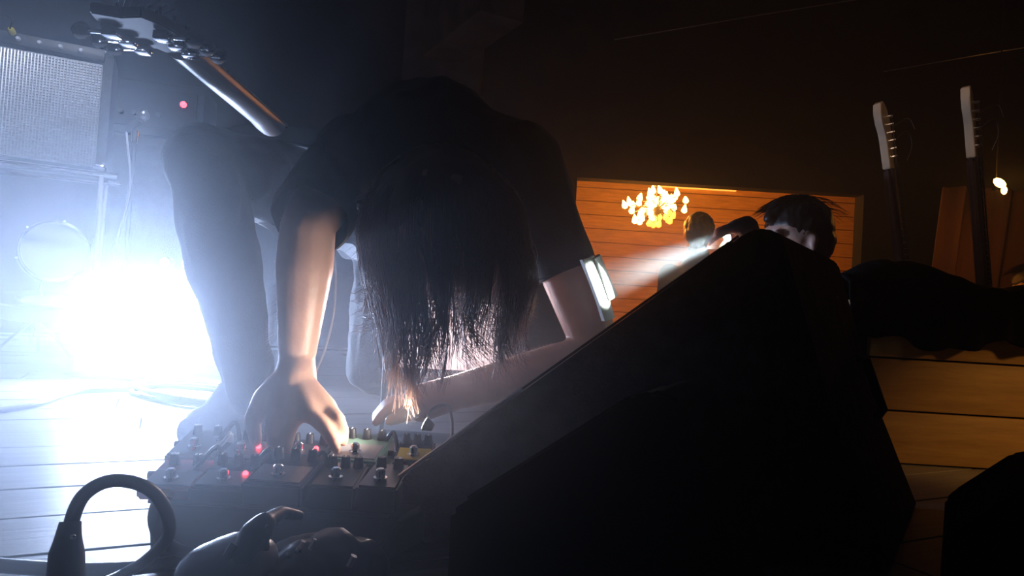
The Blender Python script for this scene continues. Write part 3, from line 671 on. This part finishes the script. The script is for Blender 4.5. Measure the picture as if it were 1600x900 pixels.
def pedal(px, yd, ww, ll, hh, color, label, yaw=0.0, knobs=3, led=None, top=None, wedge=0.0, sw=True):
    x = PD(px, yd, .08).x; c = Vector((x, yd, board_z(yd - ll / 2) + .002))
    R_ = Matrix.Rotation(yaw, 3, 'Z') @ Matrix.Rotation(bslope, 3, 'X')
    def L(a, b_, c_): return c + R_ @ Vector((a, b_, c_))
    th = thing('effects_pedal', label, 'effects pedal', c, 'pedals on the board')
    hf, hb = hh * (1 - wedge), hh
    b = B(); v = [b.verts.new(L(sx * ww / 2, sy * ll / 2, z)) for sx, sy, z in ((-1, -1, 0), (1, -1, 0), (1, 1, 0), (-1, 1, 0), (-1, -1, hf), (1, -1, hf), (1, 1, hb), (-1, 1, hb))]
    for f in ((0, 3, 2, 1), (4, 5, 6, 7), (0, 1, 5, 4), (1, 2, 6, 5), (2, 3, 7, 6), (3, 0, 4, 7)): b.faces.new([v[i] for i in f])
    bmesh.ops.bevel(b, geom=list(b.edges), offset=.003, segments=2, affect='EDGES'); obj('enclosure', b, color, th)
    def zt(y): return hf + (hb - hf) * (y / ll + .5)
    if top:
        b = B(); prism(b, [L(sx * ww * .42, y * ll, zt(y * ll)) for sx, y in ((-1, -.42), (1, -.42), (1, .05), (-1, .05))], R_ @ Vector((0, 0, .0015))); obj('face_plate', b, top, th)
    for k in range(knobs):
        a = (k - (knobs - 1) / 2) * ww / max(knobs, 2) * .9; y = ll * .3
        q = L(a, y, zt(y)); q2 = L(a, y, zt(y) + .013)
        b = B(); tube(b, [q, q.lerp(q2, .2), q2], [.0065, .0062, .0050], 12); kb = obj('knob', b, 'black', th)
        tb('pointer', [L(a, y - .004, zt(y) + .0136), L(a, y + .001, zt(y) + .0136)], .0007, 'pale', kb, 4)
    if sw:
        y = -ll * .28; q = L(0, y, zt(y)); tb('footswitch', [q, L(0, y, zt(y) + .005), L(0, y, zt(y) + .0051), L(0, y, zt(y) + .013), L(0, y, zt(y) + .015)], [.008, .008, .0055, .0055, .0035], 'chrome', th, 12)
    if led:
        q = L(ww * .28, -ll * .05, zt(0) + .002); b = B(); ball(b, q, .0034, sub=2); obj('led', b, led, th)
    for s in (-1, 1):
        q = L(s * (ww / 2), ll * .12, hh * .5); q2 = L(s * (ww / 2 + .007), ll * .12, hh * .5)
        tb('jack_plug', [q, q2], .0055, 'black', th, 8)
    return c
pc = []
pc.append(pedal(285, .805, .060, .085, .022, 'red', 'red pedal at the near left corner of the board', .12, 2, None, 'pale', .35))
pc.append(pedal(366, .805, .064, .085, .025, 'darkgrey', 'charcoal pedal next to the red corner pedal, near row', .05, 3, 'led_red', 'grey', .3))
pc.append(pedal(452, .808, .070, .09, .036, 'navy', 'dark blue pedal in the near row under the fingertips', -.06, 3, None, 'grey', .3))
pc.append(pedal(535, .808, .052, .09, .028, 'black', 'black pedal in the near row, right of the dark blue one', .03, 3))
pc.append(pedal(604, .808, .046, .09, .030, 'darkgrey', 'charcoal pedal in the near row beside the speaker wedge', -.03, 2))
pc.append(pedal(318, .928, .060, .09, .026, 'pale', 'pale grey pedal in the far row in front of the shoe', .1, 2, None, None, .4))
pc.append(pedal(392, .922, .054, .09, .024, 'grey', 'grey pedal with red indicator under the guitarist\'s thumb', .0, 2, 'led_red', None, .3))
pc.append(pedal(478, .930, .064, .09, .020, 'darkgrey', 'low charcoal pedal in the far row between the fingers', .0, 3, 'led_red'))
pc.append(pedal(566, .925, .070, .10, .034, 'green', 'pale green pedal in the far row beside the little finger', -.05, 3, None, 'pale', .3))
pc.append(pedal(650, .928, .050, .09, .030, 'black', 'black pedal with yellow stripe in the far row near the wedge', .05, 3, None, 'yellow', .2))
for i, (a, c, lab) in enumerate([(0, 1, 'red and charcoal'), (1, 2, 'charcoal and dark blue'), (2, 3, 'dark blue and black'), (5, 6, 'pale grey and grey'), (7, 8, 'low charcoal and pale green'), (8, 9, 'pale green and yellow-striped')]):
    A_, C_ = pc[a] + Vector((.05, .01, .016)), pc[c] + Vector((-.05, .01, .016)); m_ = (A_ + C_) / 2
    tag(tb('patch_cable', smooth_path([A_, m_ + Vector((0, .02, .028)), C_]), .003, 'rubber', None, 6), 'short black patch cable between the %s pedals' % lab, 'cable')
t = thing('added_gooseneck', 'small pale gooseneck lamp added on the board to light the hand, beside the edge of the big wedge monitor', 'lamp', (BL.x + .02, BL.y + .02, board_z(BL.y)))  # fitting built around the added hand light
tb('gooseneck', smooth_path([(BL.x + .03, BL.y + .03, board_z(BL.y + .03)), (BL.x + .034, BL.y + .03, BL.z - .01), (BL.x + .026, BL.y + .022, BL.z + .022), (BL.x + .008, BL.y + .008, BL.z + .018), tuple(BL)], 6), .0022, 'pale', t, 8)
lb = (BL_T - BL).normalized(); tb('lamp_head', [BL - lb * .012, BL - lb * .002, BL], [.005, .009, .010], 'pale', t, 14); tb('lens', [BL, BL + lb * .001], .008, 'added_board_lens', t, 14)
tb('base', [(BL.x + .03, BL.y + .03, board_z(BL.y + .03)), (BL.x + .03, BL.y + .03, board_z(BL.y + .03) + .006)], .011, 'black', t, 14)
# ================================================================ FOREGROUND CABLES AND CLAMP LAMP
loop = smooth_path([P(106, 905, .50), P(108, 860, .50), P(112, 815, .505), P(130, 775, .515), P(165, 753, .525), P(205, 753, .535), P(240, 770, .55), P(262, 805, .565), P(262, 838, .58), P(235, 870, .60), PZ(200, 893, .012), PZ(150, 915, .010), PZ(60, 935, .006)])
t = thing('microphone_lead', 'thick black lead standing in a big loop with a plug at its left end', 'cable', (loop[0].x, loop[0].y, 0))
obj('lead', (lambda b: (tube(b, loop, .0052, 12), b)[1])(B()), 'rubber', t)
pg = thing; b = B(); tube(b, [P(100, 960, .49), P(103, 905, .495), P(104, 862, .50), P(106, 846, .50), P(107, 835, .50), P(110, 815, .503)], [.015, .0125, .0115, .0095, .0085, .0072], 16); pl = obj('plug', b, 'darkgrey', t)
b = B(); ball(b, P(114, 839, .49), .0022, sub=1); obj('screw', b, 'chrome', pl)
pts = smooth_path([P(262, 770, .66), P(246, 790, .66), P(242, 815, .66), P(252, 840, .665), P(275, 858, .675), PZ(310, 868, .007), PZ(360, 872, .007), PZ(450, 880, .007)])
tag(tb('patch_lead', pts, .0065, 'rubber', None, 10), 'black lead curling down from the red pedal to the boards, behind the big loop', 'cable')
pts = smooth_path([PZ(-60, 878, .007), PZ(60, 888, .007), PZ(150, 890, .007), PZ(230, 885, .007), PZ(300, 872, .007), PZ(380, 856, .007)])
tag(tb('power_cable', pts, .0068, 'rubber', None, 10), 'straight black cable lying along the bottom left edge', 'cable')
q = P(352, 892, .55)
t = thing('clamp_lamp', 'silver rounded lamp head with a black clamp at the bottom edge of the picture', 'lamp', (q.x, q.y, 0))
caps = [[(P(325, 905, .55), .028), (P(372, 880, .56), .026), (P(400, 872, .58), .02)]]
obj('lamp_head', flesh(caps, .004, 6), 'silver_plastic', t)
b = B(); tube(b, [P(366, 850, .535), P(352, 874, .53)], .0035, 8); obj('vent', b, 'black', t)
caps = [[(P(378, 868, .545), .010), (P(398, 836, .56), .013), (P(412, 818, .57), .010)], [(P(398, 836, .56), .012), (P(400, 872, .57), .011), (P(385, 905, .56), .014)], [(P(412, 818, .57), .008), (P(440, 800, .60), .006), (P(470, 806, .62), .005)]]
obj('clamp', flesh(caps, .003, 4), 'black', t)
tb('stand', [P(400, 895, .57), Vector((P(400, 895, .57).x, P(400, 895, .57).y, 0))], .012, 'black', t)
for k, (px, py) in enumerate([(415, 824), (466, 861), (450, 868)]):
    b = B(); ball(b, P(px, py, .56), .003, sub=1); obj('bolt', b, 'chrome', t)
caps = [[(P(470, 900, .62), .03), (P(520, 872, .65), .022), (P(560, 890, .66), .03)], [(P(520, 872, .65), .018), (P(480, 850, .66), .012), (P(440, 862, .64), .010)]]
t = thing('cable_bundle', 'black heap of taped connectors beside the silver lamp head', 'cable', (P(520, 900, .65).x, .65, 0))
me = flesh(caps + [[(Vector((P(520, 900, .65).x, .65, .03)), .03), (P(520, 880, .65), .02)]], .004, 5, fold=.003, fscale=40); 
for v in me.vertices: v.co.z = max(v.co.z, 0.0)
obj('bundle', me, 'black', t)
for k, (px, py, r) in enumerate([(545, 884, .004), (466, 861, .003), (484, 858, .0025)]):
    q = P(px, py, .60); tb('metal_pin', [q, q + Vector((.004, 0, .009))], r * .8, 'chrome', t, 8)
# ================================================================ WEDGE MONITOR AND SMALL BLACK WEDGE
D0 = .79
def near(px, py, d=D0): return P(px, py, d)
def wedge(name, poly, ext, m, label, bev, grille=True, edge=True):
    c = sum((Vector(p) for p in poly), Vector()) / len(poly) + Vector(ext) / 2
    t = thing(name, label, 'speaker', (c.x, c.y, 0))
    b = B(); prism(b, poly, ext, bev); obj('cabinet', b, m, t); return t
ext = Vector((.215, .31, 0))
poly = [PD(628, D0, .001), near(616, 790), near(625, 748), near(1160, 366), near(1182, 356), near(1208, 359), near(1222, 372), near(1312, 690), PD(1392, D0, .001)]
wt = wedge('stage_monitor', poly, ext, 'carpet', 'large dark carpeted wedge monitor filling the right foreground', .003)
n_ = (near(1160, 366) - near(625, 748)).cross(ext).normalized()
if n_.z < 0: n_ = -n_
gp = [near(660, 722) + ext * .06, near(1140, 380) + ext * .06, near(1140, 380) + ext * .94, near(660, 722) + ext * .94]
b = B(); prism(b, gp, n_ * .006, .001); obj('grille', b, 'black', wt)
q0 = near(625, 747) + n_ * .002; q1 = near(812, 575 + 37 - 0) + n_ * .002
q1 = near(625, 747).lerp(near(1160, 366), .36) + n_ * .002
tb('edge_trim', [q0, q1], .0026, 'silver_plastic', wt, 8)
q2 = near(625, 747).lerp(near(1160, 366), .99) + n_ * .001; tb('edge_strip', [q1, q2], .0016, 'black', wt, 8)
hc = near(1000, 700, D0); b = B()
rs = P(1330, 620, .95); tb('handle', [P(1345, 560, .93), P(1352, 560, .905), P(1380, 640, .925), P(1372, 650, .96)], .006, 'black', wt)
D1 = .52  # matte black wedge block that fills a dark triangular patch
poly = [PD(690, D1, .001), near(700, 800, D1), near(985, 622, D1), near(1015, 610, D1), near(1045, 613, D1), near(1066, 632, D1), near(1112, 740, D1), near(1150, 905, D1), PD(1180, D1, .001)]
wt2 = wedge('small_dark_wedge', poly, Vector((.06, .12, 0)), 'matte_black', 'small matte black wedge block in front of the large carpeted monitor', .004)
b = B(); a_ = near(720, 787, D1); c_ = near(980, 625, D1); e2 = Vector((.06, .12, 0)); prism(b, [a_ + e2 * .08, c_ + e2 * .08, c_ + e2 * .92, a_ + e2 * .92], n_ * .003, .0008); obj('grille', b, 'black', wt2)
# ================================================================ RIGHT SIDE: crate, draped cloth, black case, guitars
cA = PD(1366, 1.40, 0); cBx = PD(1760, 1.42, 0)
t = thing('wooden_crate', 'brown boarded crate lit orange at the right edge behind the wedge monitor', 'crate', ((cA.x + cBx.x) / 2, 1.55, 0))
b = B(); box(b, ((cA.x + cBx.x) / 2, 1.505, .165), (cBx.x - cA.x, .11, .33)); cz = obj('frame', b, 'subfloor', t, smooth=False)
for k in range(3):
    b = B(); box(b, ((cA.x + cBx.x) / 2, 1.443, .056 + k * .11), (cBx.x - cA.x + .01, .014, .106), bev=.002); obj('plank', b, 'crate_wood', t)
b = B(); box(b, ((cA.x + cBx.x) / 2, 1.50, .336), (cBx.x - cA.x + .02, .13, .012), bev=.002); obj('lid', b, 'crate_wood', t)
b = B(); grid = []
for i in range(71):
    xx = cA.x - .07 + (cBx.x - cA.x + .05) * i / 70; row = []
    for k in range(31):
        q = k / 30
        if q < .2: y, z = 1.575 + .012, .30 + q / .2 * .06
        elif q < .6: y, z = 1.575 - (q - .2) / .4 * .16, .362
        else: y, z = 1.416 - .010, .360 - (q - .6) / .4 * (.105 + .012 * math.sin(xx * 23) + .006 * math.sin(xx * 61))
        nz = noise.noise(Vector((xx * 9, q * 4, 1))) + .5 * noise.noise(Vector((xx * 22, q * 9, 4)))
        hump = .045 * math.exp(-((xx - cA.x - .10) / .10) ** 2) + .05 * math.exp(-((xx - cA.x - .02) / .05) ** 2) * .4
        if .15 < q < .62: z += max(0, nz * .02 + .02 + hump * math.sin((q - .15) / .47 * PI))
        y -= (.009 * math.sin(xx * 95 + 4 * noise.noise(Vector((xx * 7, 0, 0)))) + .011) * min(1, max(0, q - .55) / .2)
        row.append(b.verts.new((xx, y, z)))
    grid.append(row)
for a, c in zip(grid, grid[1:]):
    for k in range(30): b.faces.new((a[k], c[k], c[k + 1], a[k + 1]))
co = obj('draped_cloth', b, 'matte_black'); so = co.modifiers.new('s', 'SOLIDIFY'); so.thickness = .004
tag(co, 'black cloth draped over the brown crate below the two guitar necks', 'cloth')
pA = [P(1500, 826, .62), P(1610, 756, .62), P(1760, 730, .62)]
b = B(); prism(b, [PD(1470, .62, .001), P(1480, 845, .62), pA[0], pA[1], pA[2], PD(1760, .62, .001)], (.10, .16, 0), .004)
tag(obj('flight_case', b, 'matte_black'), 'black sloping case in the bottom right corner', 'case')
def standing_guitar(px_t, py_t, d, tilt, yaw, label, label2, bodymat):
    L_ = .88
    top = P(px_t, py_t, d); base = Vector((top.x + tilt * (top.z - .04), top.y, .04)); s = (top.z - .04) / L_
    R_ = Matrix.Rotation(-tilt, 4, 'Y') @ Matrix.Rotation(yaw, 4, 'Z')
    Mx = Matrix.Translation(base) @ R_ @ Matrix.Diagonal((s, s, s, 1))
    # local frame: x width, -y face, z up
    t = thing('electric_guitar', label, 'guitar', base)
    g = []
    for k in range(48):
        a = 2 * PI * k / 48; z = .18 - .18 * math.cos(a); x = math.sin(a) * (.145 + .03 * math.cos(2 * a) * -1 + .02 * math.cos(a))
        g.append((x, 0.0, z))
    b = B(); prism(b, g, (0, .042, 0), .006); obj('guitar_body', b, bodymat, t, mw=Mx)
    b = B(); prism(b, [(-.028, .002, .30), (.028, .002, .30), (.021, .004, .70), (-.021, .004, .70)], (0, .02, 0), .006); obj('neck', b, 'mahogany', t, mw=Mx)
    b = B(); prism(b, [(-.028, -.006, .28), (.028, -.006, .28), (.021, -.003, .70), (-.021, -.003, .70)], (0, .0075, 0), .001); obj('fretboard', b, 'rosewood', t, mw=Mx)
    b = B()
    for k in range(1, 20):
        z = .70 - .52 * (1 - 2 ** (-k / 12)); wd = .021 + .007 * (.70 - z) / .4
        tube(b, [(-wd, -.0066, z), (wd, -.0066, z)], .001, 4)
    tag(obj('frets', b, 'steel', t, mw=Mx), kind='stuff')
    hp = [(-.021, .70), (-.020, .715), (-.021, .78), (-.026, .80), (-.042, .825), (-.046, .855), (-.036, .882), (-.012, .892), (.012, .878), (.030, .85), (.036, .80), (.030, .745), (.022, .72), (.021, .70)]
    b = B(); prism(b, [(x * 1.15, .002, z) for x, z in hp], (0, .021, 0), .002); hs = obj('headstock', b, 'maple', t, mw=Mx)
    for k in range(6):
        z = .735 + k * .023
        b = B(); box(b, (.022, .022, z), (.016, .010, .014), bev=.002); tube(b, [(.03, .022, z), (.048, .022, z)], .002, 6); ball(b, (.054, .022, z), .009, (.9, .5, 1), sub=1); obj('tuner', b, 'chrome', hs, mw=Mx)
        b = B(); tube(b, [(.012, .004, z), (.012, -.012, z)], .0035, 8); obj('string_post', b, 'chrome', hs, mw=Mx)
    b = B()
    for k in range(6):
        x = (-1 + .4 * k); tube(b, [(x * .022, -.010, .12), (x * .017, -.0085, .70), (.012, -.009, .735 + (5 - k) * .023)], .0005, 4)
    tag(obj('strings', b, 'steel', t, mw=Mx), kind='stuff')
    b = B(); tube(b, smooth_path([(.012, -.010, .78), (.02, -.04, .80), (.035, -.045, .76), (.03, -.03, .72)], 5), .0007, 4); tube(b, smooth_path([(.012, -.010, .82), (.0, -.05, .83), (.02, -.06, .80)], 5), .0007, 4); tag(obj('string_ends', b, 'steel', hs, mw=Mx), kind='stuff')
    for z in (.16, .24):
        b = B(); box(b, (0, -.005, z), (.075, .012, .03), bev=.002); obj('pickup', b, 'black', t, mw=Mx)
    b = B(); box(b, (0, -.006, .10), (.08, .014, .025), bev=.002); obj('bridge', b, 'chrome', t, mw=Mx)
    st = thing('guitar_stand', label2, 'guitar stand', (base.x, base.y, 0))
    f0 = Mx @ Vector((0, .07, .34)); tb('pole', [Vector((f0.x, f0.y, 0.02)), f0], .009, 'black', st)
    for s_ in (-1, 1):
        k0 = Mx @ Vector((s_ * .09, .055, .0)); k1 = Mx @ Vector((s_ * .09, -.04, -.005)); tb('cradle_arm', [Vector((f0.x, f0.y, .05)), k0, k1], .007, 'black', st)
        fo = Mx.to_3x3() @ Vector((s_ * .16, -.10, 0)); tb('leg', [Vector((f0.x, f0.y, .10)), Vector((f0.x + fo.x, f0.y + fo.y, .006))], .007, 'black', st)
    fo = Mx.to_3x3() @ Vector((0, .16, 0)); tb('leg', [Vector((f0.x, f0.y, .10)), Vector((f0.x + fo.x, f0.y + fo.y, .006))], .007, 'black', st)
standing_guitar(1384, 158, 1.95, .17, math.radians(48), 'pale-necked electric guitar upright in its stand, left one of the pair', 'black stand under the left of the two upright guitars', 'lacquer')
standing_guitar(1520, 138, 1.90, .115, math.radians(50), 'pale-necked electric guitar upright in its stand, nearer the right edge', 'black stand under the right one of the two upright guitars', 'sunburst')
# small warm lamp and drape right
q = P(1562, 286, 2.9)
t = thing('wall_lamp', 'small orange lamp right of the right-hand upright guitar', 'lamp', q)
b = B(); ball(b, q, .022, (1.3, .8, .75), rot=(0, .6, 0), sub=2); obj('bulb', b, 'bulb', t)
b = B(); ball(b, q + Vector((.02, 0, -.03)), .012, (1, .8, 1.5), sub=2); obj('bulb', b, 'bulb', t)
tb('cord', [q + Vector((0, .02, .02)), Vector((q.x, q.y + .02, 2.4))], .003, 'black', t, 6)
light('wall_lamp_light', 'POINT', q + Vector((-.03, -.06, -.03)), None, 0.8, ORANGE, shadow_soft_size=.03)
b = B(); pr = None
for i in range(61):
    x = P(1455, 300, 3.3).x + i * .016; y = 3.35 + .035 * math.sin(i * .9) + .01 * math.sin(i * 2.3)
    row = [b.verts.new((x + .10, y, 1.0)), b.verts.new((x + .02 * math.sin(i * .5), y, -.02))]
    if pr: b.faces.new((pr[0], row[0], row[1], pr[1]))
    pr = row
cu_o = obj('curtain', b, mat('brown_curtain', (.22, .10, .05), .9)); so = cu_o.modifiers.new('s', 'SOLIDIFY'); so.thickness = .006
tag(cu_o, 'brown curtain hanging behind the right-hand upright guitar', 'curtain')
# ================================================================ CHANDELIER OF WARM BULBS in the room beyond
cc = P(1025, 328, 4.6)
t = thing('chandelier', 'cluster of glowing warm bulbs beyond the opening, right of the guitarist', 'lamp', (cc.x, cc.y, cc.z + .25))
tb('cord', [cc, (cc.x, cc.y, 2.4)], .006, 'black', t, 6)
b = B(); ball(b, cc, .04, sub=2); obj('hub', b, 'black', t)
rnd = random.Random(21)
for k in range(64):
    while True:
        v = Vector((rnd.uniform(-1, 1), rnd.uniform(-1, 1), rnd.uniform(-1, 1)))
        if .25 < v.length < 1: break
    q = cc + Vector((v.x * .22, v.y * .15, v.z * .15 + .02 - .05 * (v.x < 0)))
    tb('arm', [cc, cc.lerp(q, .6) + Vector((0, 0, .02)), q], .003, 'black', t, 4)
    dv = Vector((rnd.uniform(-.4, .4), 0, 1)).normalized(); b = B(); tube(b, [q, q + dv * .012, q + dv * .03, q + dv * rnd.uniform(.045, .065)], [.008, .020, .016, .003], 8)
    obj('bulb', b, 'bulb' if v.z > -.45 else 'bulb_dim', t)
for k, (x0, x1, y) in enumerate([(1040, 1190, 288), (1020, 1150, 294)]):
    sy = 5.972 / (P(x0, y, 1) - CAM).y; pa, pb = P(x0, y, sy), P(x1, y, sy)
    o = bx('light_strip', pa.lerp(pb, .5), (pb.x - pa.x, .03, .014), 'strip'); tag(o, ['long glowing amber strip at the top of the opening', 'lower glowing amber strip just under the top one'][k], 'lamp')
# ================================================================ PEOPLE BEHIND THE WEDGE
def sitter(name_label, hp_, face, hairmat, r=.088, arm=None, lean=(.10, .05), hairlen=0.0):
    fdir = Vector(face).normalized(); sdv = fdir.cross(Vector((0, 0, 1))).normalized()
    fl = Vector((fdir.x, fdir.y, 0)).normalized(); back = -fl
    pelv = Vector((hp_.x, hp_.y, 0)) + back * (.08 if arm else .16) + Vector((0, 0, max(.14, hp_.z - .60)))
    nk_ = hp_ - Vector((0, 0, .115)) + back * .035; ch = nk_ + back * .03 - Vector((0, 0, .17))
    t = thing('person', name_label, 'person', (pelv.x, pelv.y, 0))
    caps = [[(pelv, .12), (ch, .12)], [(ch, .07), (nk_, .05), (hp_, .05)],
            [(hp_ + Vector((0, 0, .02)) + back * .01, .088)], [(hp_ + fl * .025 - Vector((0, 0, .045)), .058), (hp_ + fl * .05 - Vector((0, 0, .085)), .030)],
            [(hp_ + fl * .088 + Vector((0, 0, .0)), .010), (hp_ + fl * .106 - Vector((0, 0, .03)), .013)]]
    for s in (-1, 1):
        caps.append([(hp_ + sdv * s * .083 - Vector((0, 0, .005)), .012), (hp_ + sdv * s * .08 - Vector((0, 0, .03)), .010)])
        caps.append([(hp_ + sdv * s * .032 + fl * .078 + Vector((0, 0, .004)), .013)])
    cl = [[(pelv, .15), (ch, .15)], [(ch + Vector((0, 0, .03)), .09), (nk_ - Vector((0, 0, .03)), .06)]]
    tr = [[(pelv, .14)]]
    for s in (-1, 1):
        sh = ch + sdv * s * .165 + Vector((0, 0, .07))
        if arm and s == arm[0]: el, wr = arm[1], arm[2]
        else: el = sh + Vector((0, 0, -.24)) + sdv * s * .05; wr = pelv + fl * .30 + sdv * s * .12 + Vector((0, 0, .06))
        caps.append([(ch, .07), (sh, .05), (el, .036), (wr, .026)]); cl.append([(ch, .09), (sh, .068), (el, .050), (el.lerp(wr, .85), .040)])
        if not (arm and s == arm[0]):
            for k in range(5):
                a = (k - 2) * .014; caps.append([(wr, .02), (wr + fl * .055 + sdv * a, .010), (wr + fl * .09 + sdv * a - Vector((0, 0, .018)), .008)])
        kn_ = pelv + fl * .40 + sdv * s * .14 + Vector((0, 0, -max(0, pelv.z - .09))); kn_.z = .08; an_ = pelv + back * .02 + sdv * s * .13; an_.z = .065
        caps.append([(pelv, .09), (kn_, .05), (an_, .035)]); tr.append([(pelv + sdv * s * .07, .11), (kn_, .068), (an_, .052)])
        caps.append([(an_, .035), (an_ + back * .14 - Vector((0, 0, .03)), .025)])
    if arm: caps += arm[3]
    bd = obj('body', flesh(caps, .0048, 5), 'skin', t)
    obj('jacket', flesh(cl, .009, 7, fold=.007, fscale=9, seed=hp_.x * 10), 'jacket', t)
    obj('trousers', flesh(tr, .009, 6, fold=.007, fscale=9, seed=2), 'jacket', t)
    hc_ = [[(hp_ + Vector((0, 0, .035)) + back * .018, .094)], [(hp_ + back * .035 + Vector((0, 0, .0)), .086), (nk_ + back * .015 + Vector((0, 0, .05)), .055)],
           [(hp_ + fl * .05 + Vector((0, 0, .075)), .035), (hp_ + fl * .085 + Vector((0, 0, .05)), .016)]]
    hm = flesh(hc_, .005, 5, fold=.0025, fscale=40, seed=4); hobj = obj('hair', hm, hairmat, t)
    global V, FC
    V = []; FC = []
    for k in range(420):
        a = rnd.uniform(-1.3, 1.3) if k < 260 else rnd.uniform(-PI, PI); e = rnd.uniform(.5, 1.3)
        dv = fl * math.cos(a) * math.cos(e) + sdv * math.sin(a) * math.cos(e) + Vector((0, 0, math.sin(e)))
        p0 = hp_ + Vector((0, 0, .035)) + back * .018 + dv * .092; tdir = (fl * math.cos(a) + sdv * math.sin(a) - Vector((0, 0, .55)) * .8).normalized()
        Ls = rnd.uniform(.03, .07); strand([p0, p0 + tdir * Ls * .5 + dv * .006, p0 + tdir * Ls], .0007, .0003)
    me = bpy.data.meshes.new('strands'); me.from_pydata([tuple(v) for v in V], [], FC); tag(obj('strands', me, hairmat, hobj), kind='stuff')
    return t
hand = P(1152, 366, 1.70)
tdir = (TORCH_T - TORCH).normalized(); tq0 = TORCH - tdir * .02
tx, ty = frame_of(tdir)
hcaps = [[(P(1212, 430, 1.25), .022), (P(1182, 412, 1.18), .018), (P(1162, 388, 1.155), .014)]]
e1 = (cr - tdir * cr.dot(tdir)).normalized(); e2 = tdir.cross(e1).normalized()
if e2.z < 0: e2 = -e2
for k in range(4):
    c = TORCH - tdir * (.015 + .0100 * k); R_f = .0155
    hcaps.append([(c + (e1 * math.cos(a) + e2 * math.sin(a)) * R_f, rr_) for a, rr_ in ((-.3, .0082), (.6, .0078), (1.5, .0073), (2.4, .007), (3.1, .0062))])
hcaps.append([(P(1165, 382, 1.15), .012), (TORCH - tdir * .045 - e2 * .018 + e1 * .008, .010), (TORCH - tdir * .012 - e2 * .018 - e1 * .002, .0085), (TORCH + tdir * .010 - e2 * .019 + e1 * .006, .0065)])
hcaps.append([(TORCH - tdir * .005 + e2 * .019 + e1 * .002, .0072), (TORCH + tdir * .024 + e2 * .015 + e1 * .002, .0062), (TORCH + tdir * .034 + e2 * .003 + e1 * .001, .0052), (TORCH + tdir * .033 - e2 * .003 + e1 * .001, .0046)])
hcaps.append([(TORCH - tdir * .02 + e2 * .017, .009), (TORCH + tdir * .004 + e2 * .018 - e1 * .004, .008), (TORCH + tdir * .022 + e2 * .016 - e1 * .006, .0065)])
sitter('dark-haired person with a fringe holding a torch behind the wedge monitor', P(1240, 373, 1.92), (-.96, -.28, -.12), 'hair_dark', arm=(-1, P(1290, 560, 1.50), P(1212, 425, 1.25), hcaps))
t = thing('hand_torch', 'small lit torch held up in a hand above the wedge monitor', 'torch', TORCH - tdir * .04)
tb('barrel', [TORCH - tdir * .045, TORCH - tdir * .02], .0072, 'black', t, 14)
tb('torch_head', [TORCH - tdir * .022, TORCH - tdir * .006, TORCH], [.0072, .0095, .010], 'steel', t, 16)
tb('lens', [TORCH, TORCH + tdir * .0015], .009, 'torch_lens', t, 16)
def stander(label, hp_, fdir, floor_z):
    fl = Vector((fdir[0], fdir[1], 0)).normalized(); sdv = fl.cross(Vector((0, 0, 1))); H_ = hp_.z - floor_z + .12; Z = Vector((0, 0, 1))
    t = thing('person', label, 'person', (hp_.x, hp_.y, floor_z)); f = H_ / 1.75
    pv = Vector((hp_.x, hp_.y, floor_z + .93 * f)) - fl * .03; ch = Vector((hp_.x, hp_.y, floor_z + 1.30 * f)) - fl * .02; nk_ = hp_ - Z * .12 - fl * .015
    caps = [[(pv, .11), (ch, .12), (nk_, .05), (hp_, .05)], [(hp_ + Z * .02, .088)], [(hp_ + fl * .025 - Z * .045, .058), (hp_ + fl * .05 - Z * .085, .03)], [(hp_ + fl * .09, .01), (hp_ + fl * .106 - Z * .03, .013)]]
    cl = [[(pv, .135), (ch, .145), (nk_, .066)]]; tr = [[(pv, .125)]]
    for s_ in (-1, 1):
        caps.append([(hp_ + sdv * s_ * .083, .012), (hp_ + sdv * s_ * .08 - Z * .03, .01)])
        sh = ch + sdv * s_ * .16 + Z * .09; el = sh - Z * .28 + sdv * s_ * .03; wr = el - Z * .22 + fl * .08; hf = wr - Z * .07 + fl * .02
        caps.append([(ch, .07), (sh, .05), (el, .036), (wr, .026), (hf, .024)]); cl.append([(ch, .09), (sh, .066), (el, .05), (el.lerp(wr, .85), .04)])
        for k in range(4): caps.append([(hf, .018), (hf - Z * (.05 - .006 * abs(k - 1.5)) + fl * (k - 1.5) * .016, .009), (hf - Z * .085 + fl * (k - 1.5) * .017 - sdv * s_ * .01, .008)])
        caps.append([(wr, .016), (hf + fl * .04, .010)])
        hp2 = pv + sdv * s_ * .085; kn_ = hp2 - Z * .45 * f + fl * .02; an_ = Vector((hp2.x, hp2.y, floor_z + .09)); ft = an_ + fl * .14 - Z * .05
        caps.append([(hp2, .08), (kn_, .05), (an_, .035), (ft, .035)]); tr.append([(hp2, .10), (kn_, .068), (an_, .055)])
    obj('body', flesh(caps, .007, 5), 'skin', t); obj('jacket', flesh(cl, .010, 6, fold=.007, fscale=9), 'jacket', t); obj('trousers', flesh(tr, .010, 6, fold=.006, fscale=9), 'jacket', t)
    obj('hair', flesh([[(hp_ + Z * .035 - fl * .018, .094)], [(hp_ - fl * .035, .086), (nk_ - fl * .02 + Z * .05, .055)]], .006, 5, fold=.006, fscale=40), 'hair_dark', t)
stander('person standing in the amber bar room with their back turned, under the chandelier', P(1092, 364, 4.2), (.3, .9), -.90)
sitter('person half cut off by the right edge, below the small orange lamp', P(1618, 455, 2.9), (-.8, -.6, -.1), 'hair_dark')
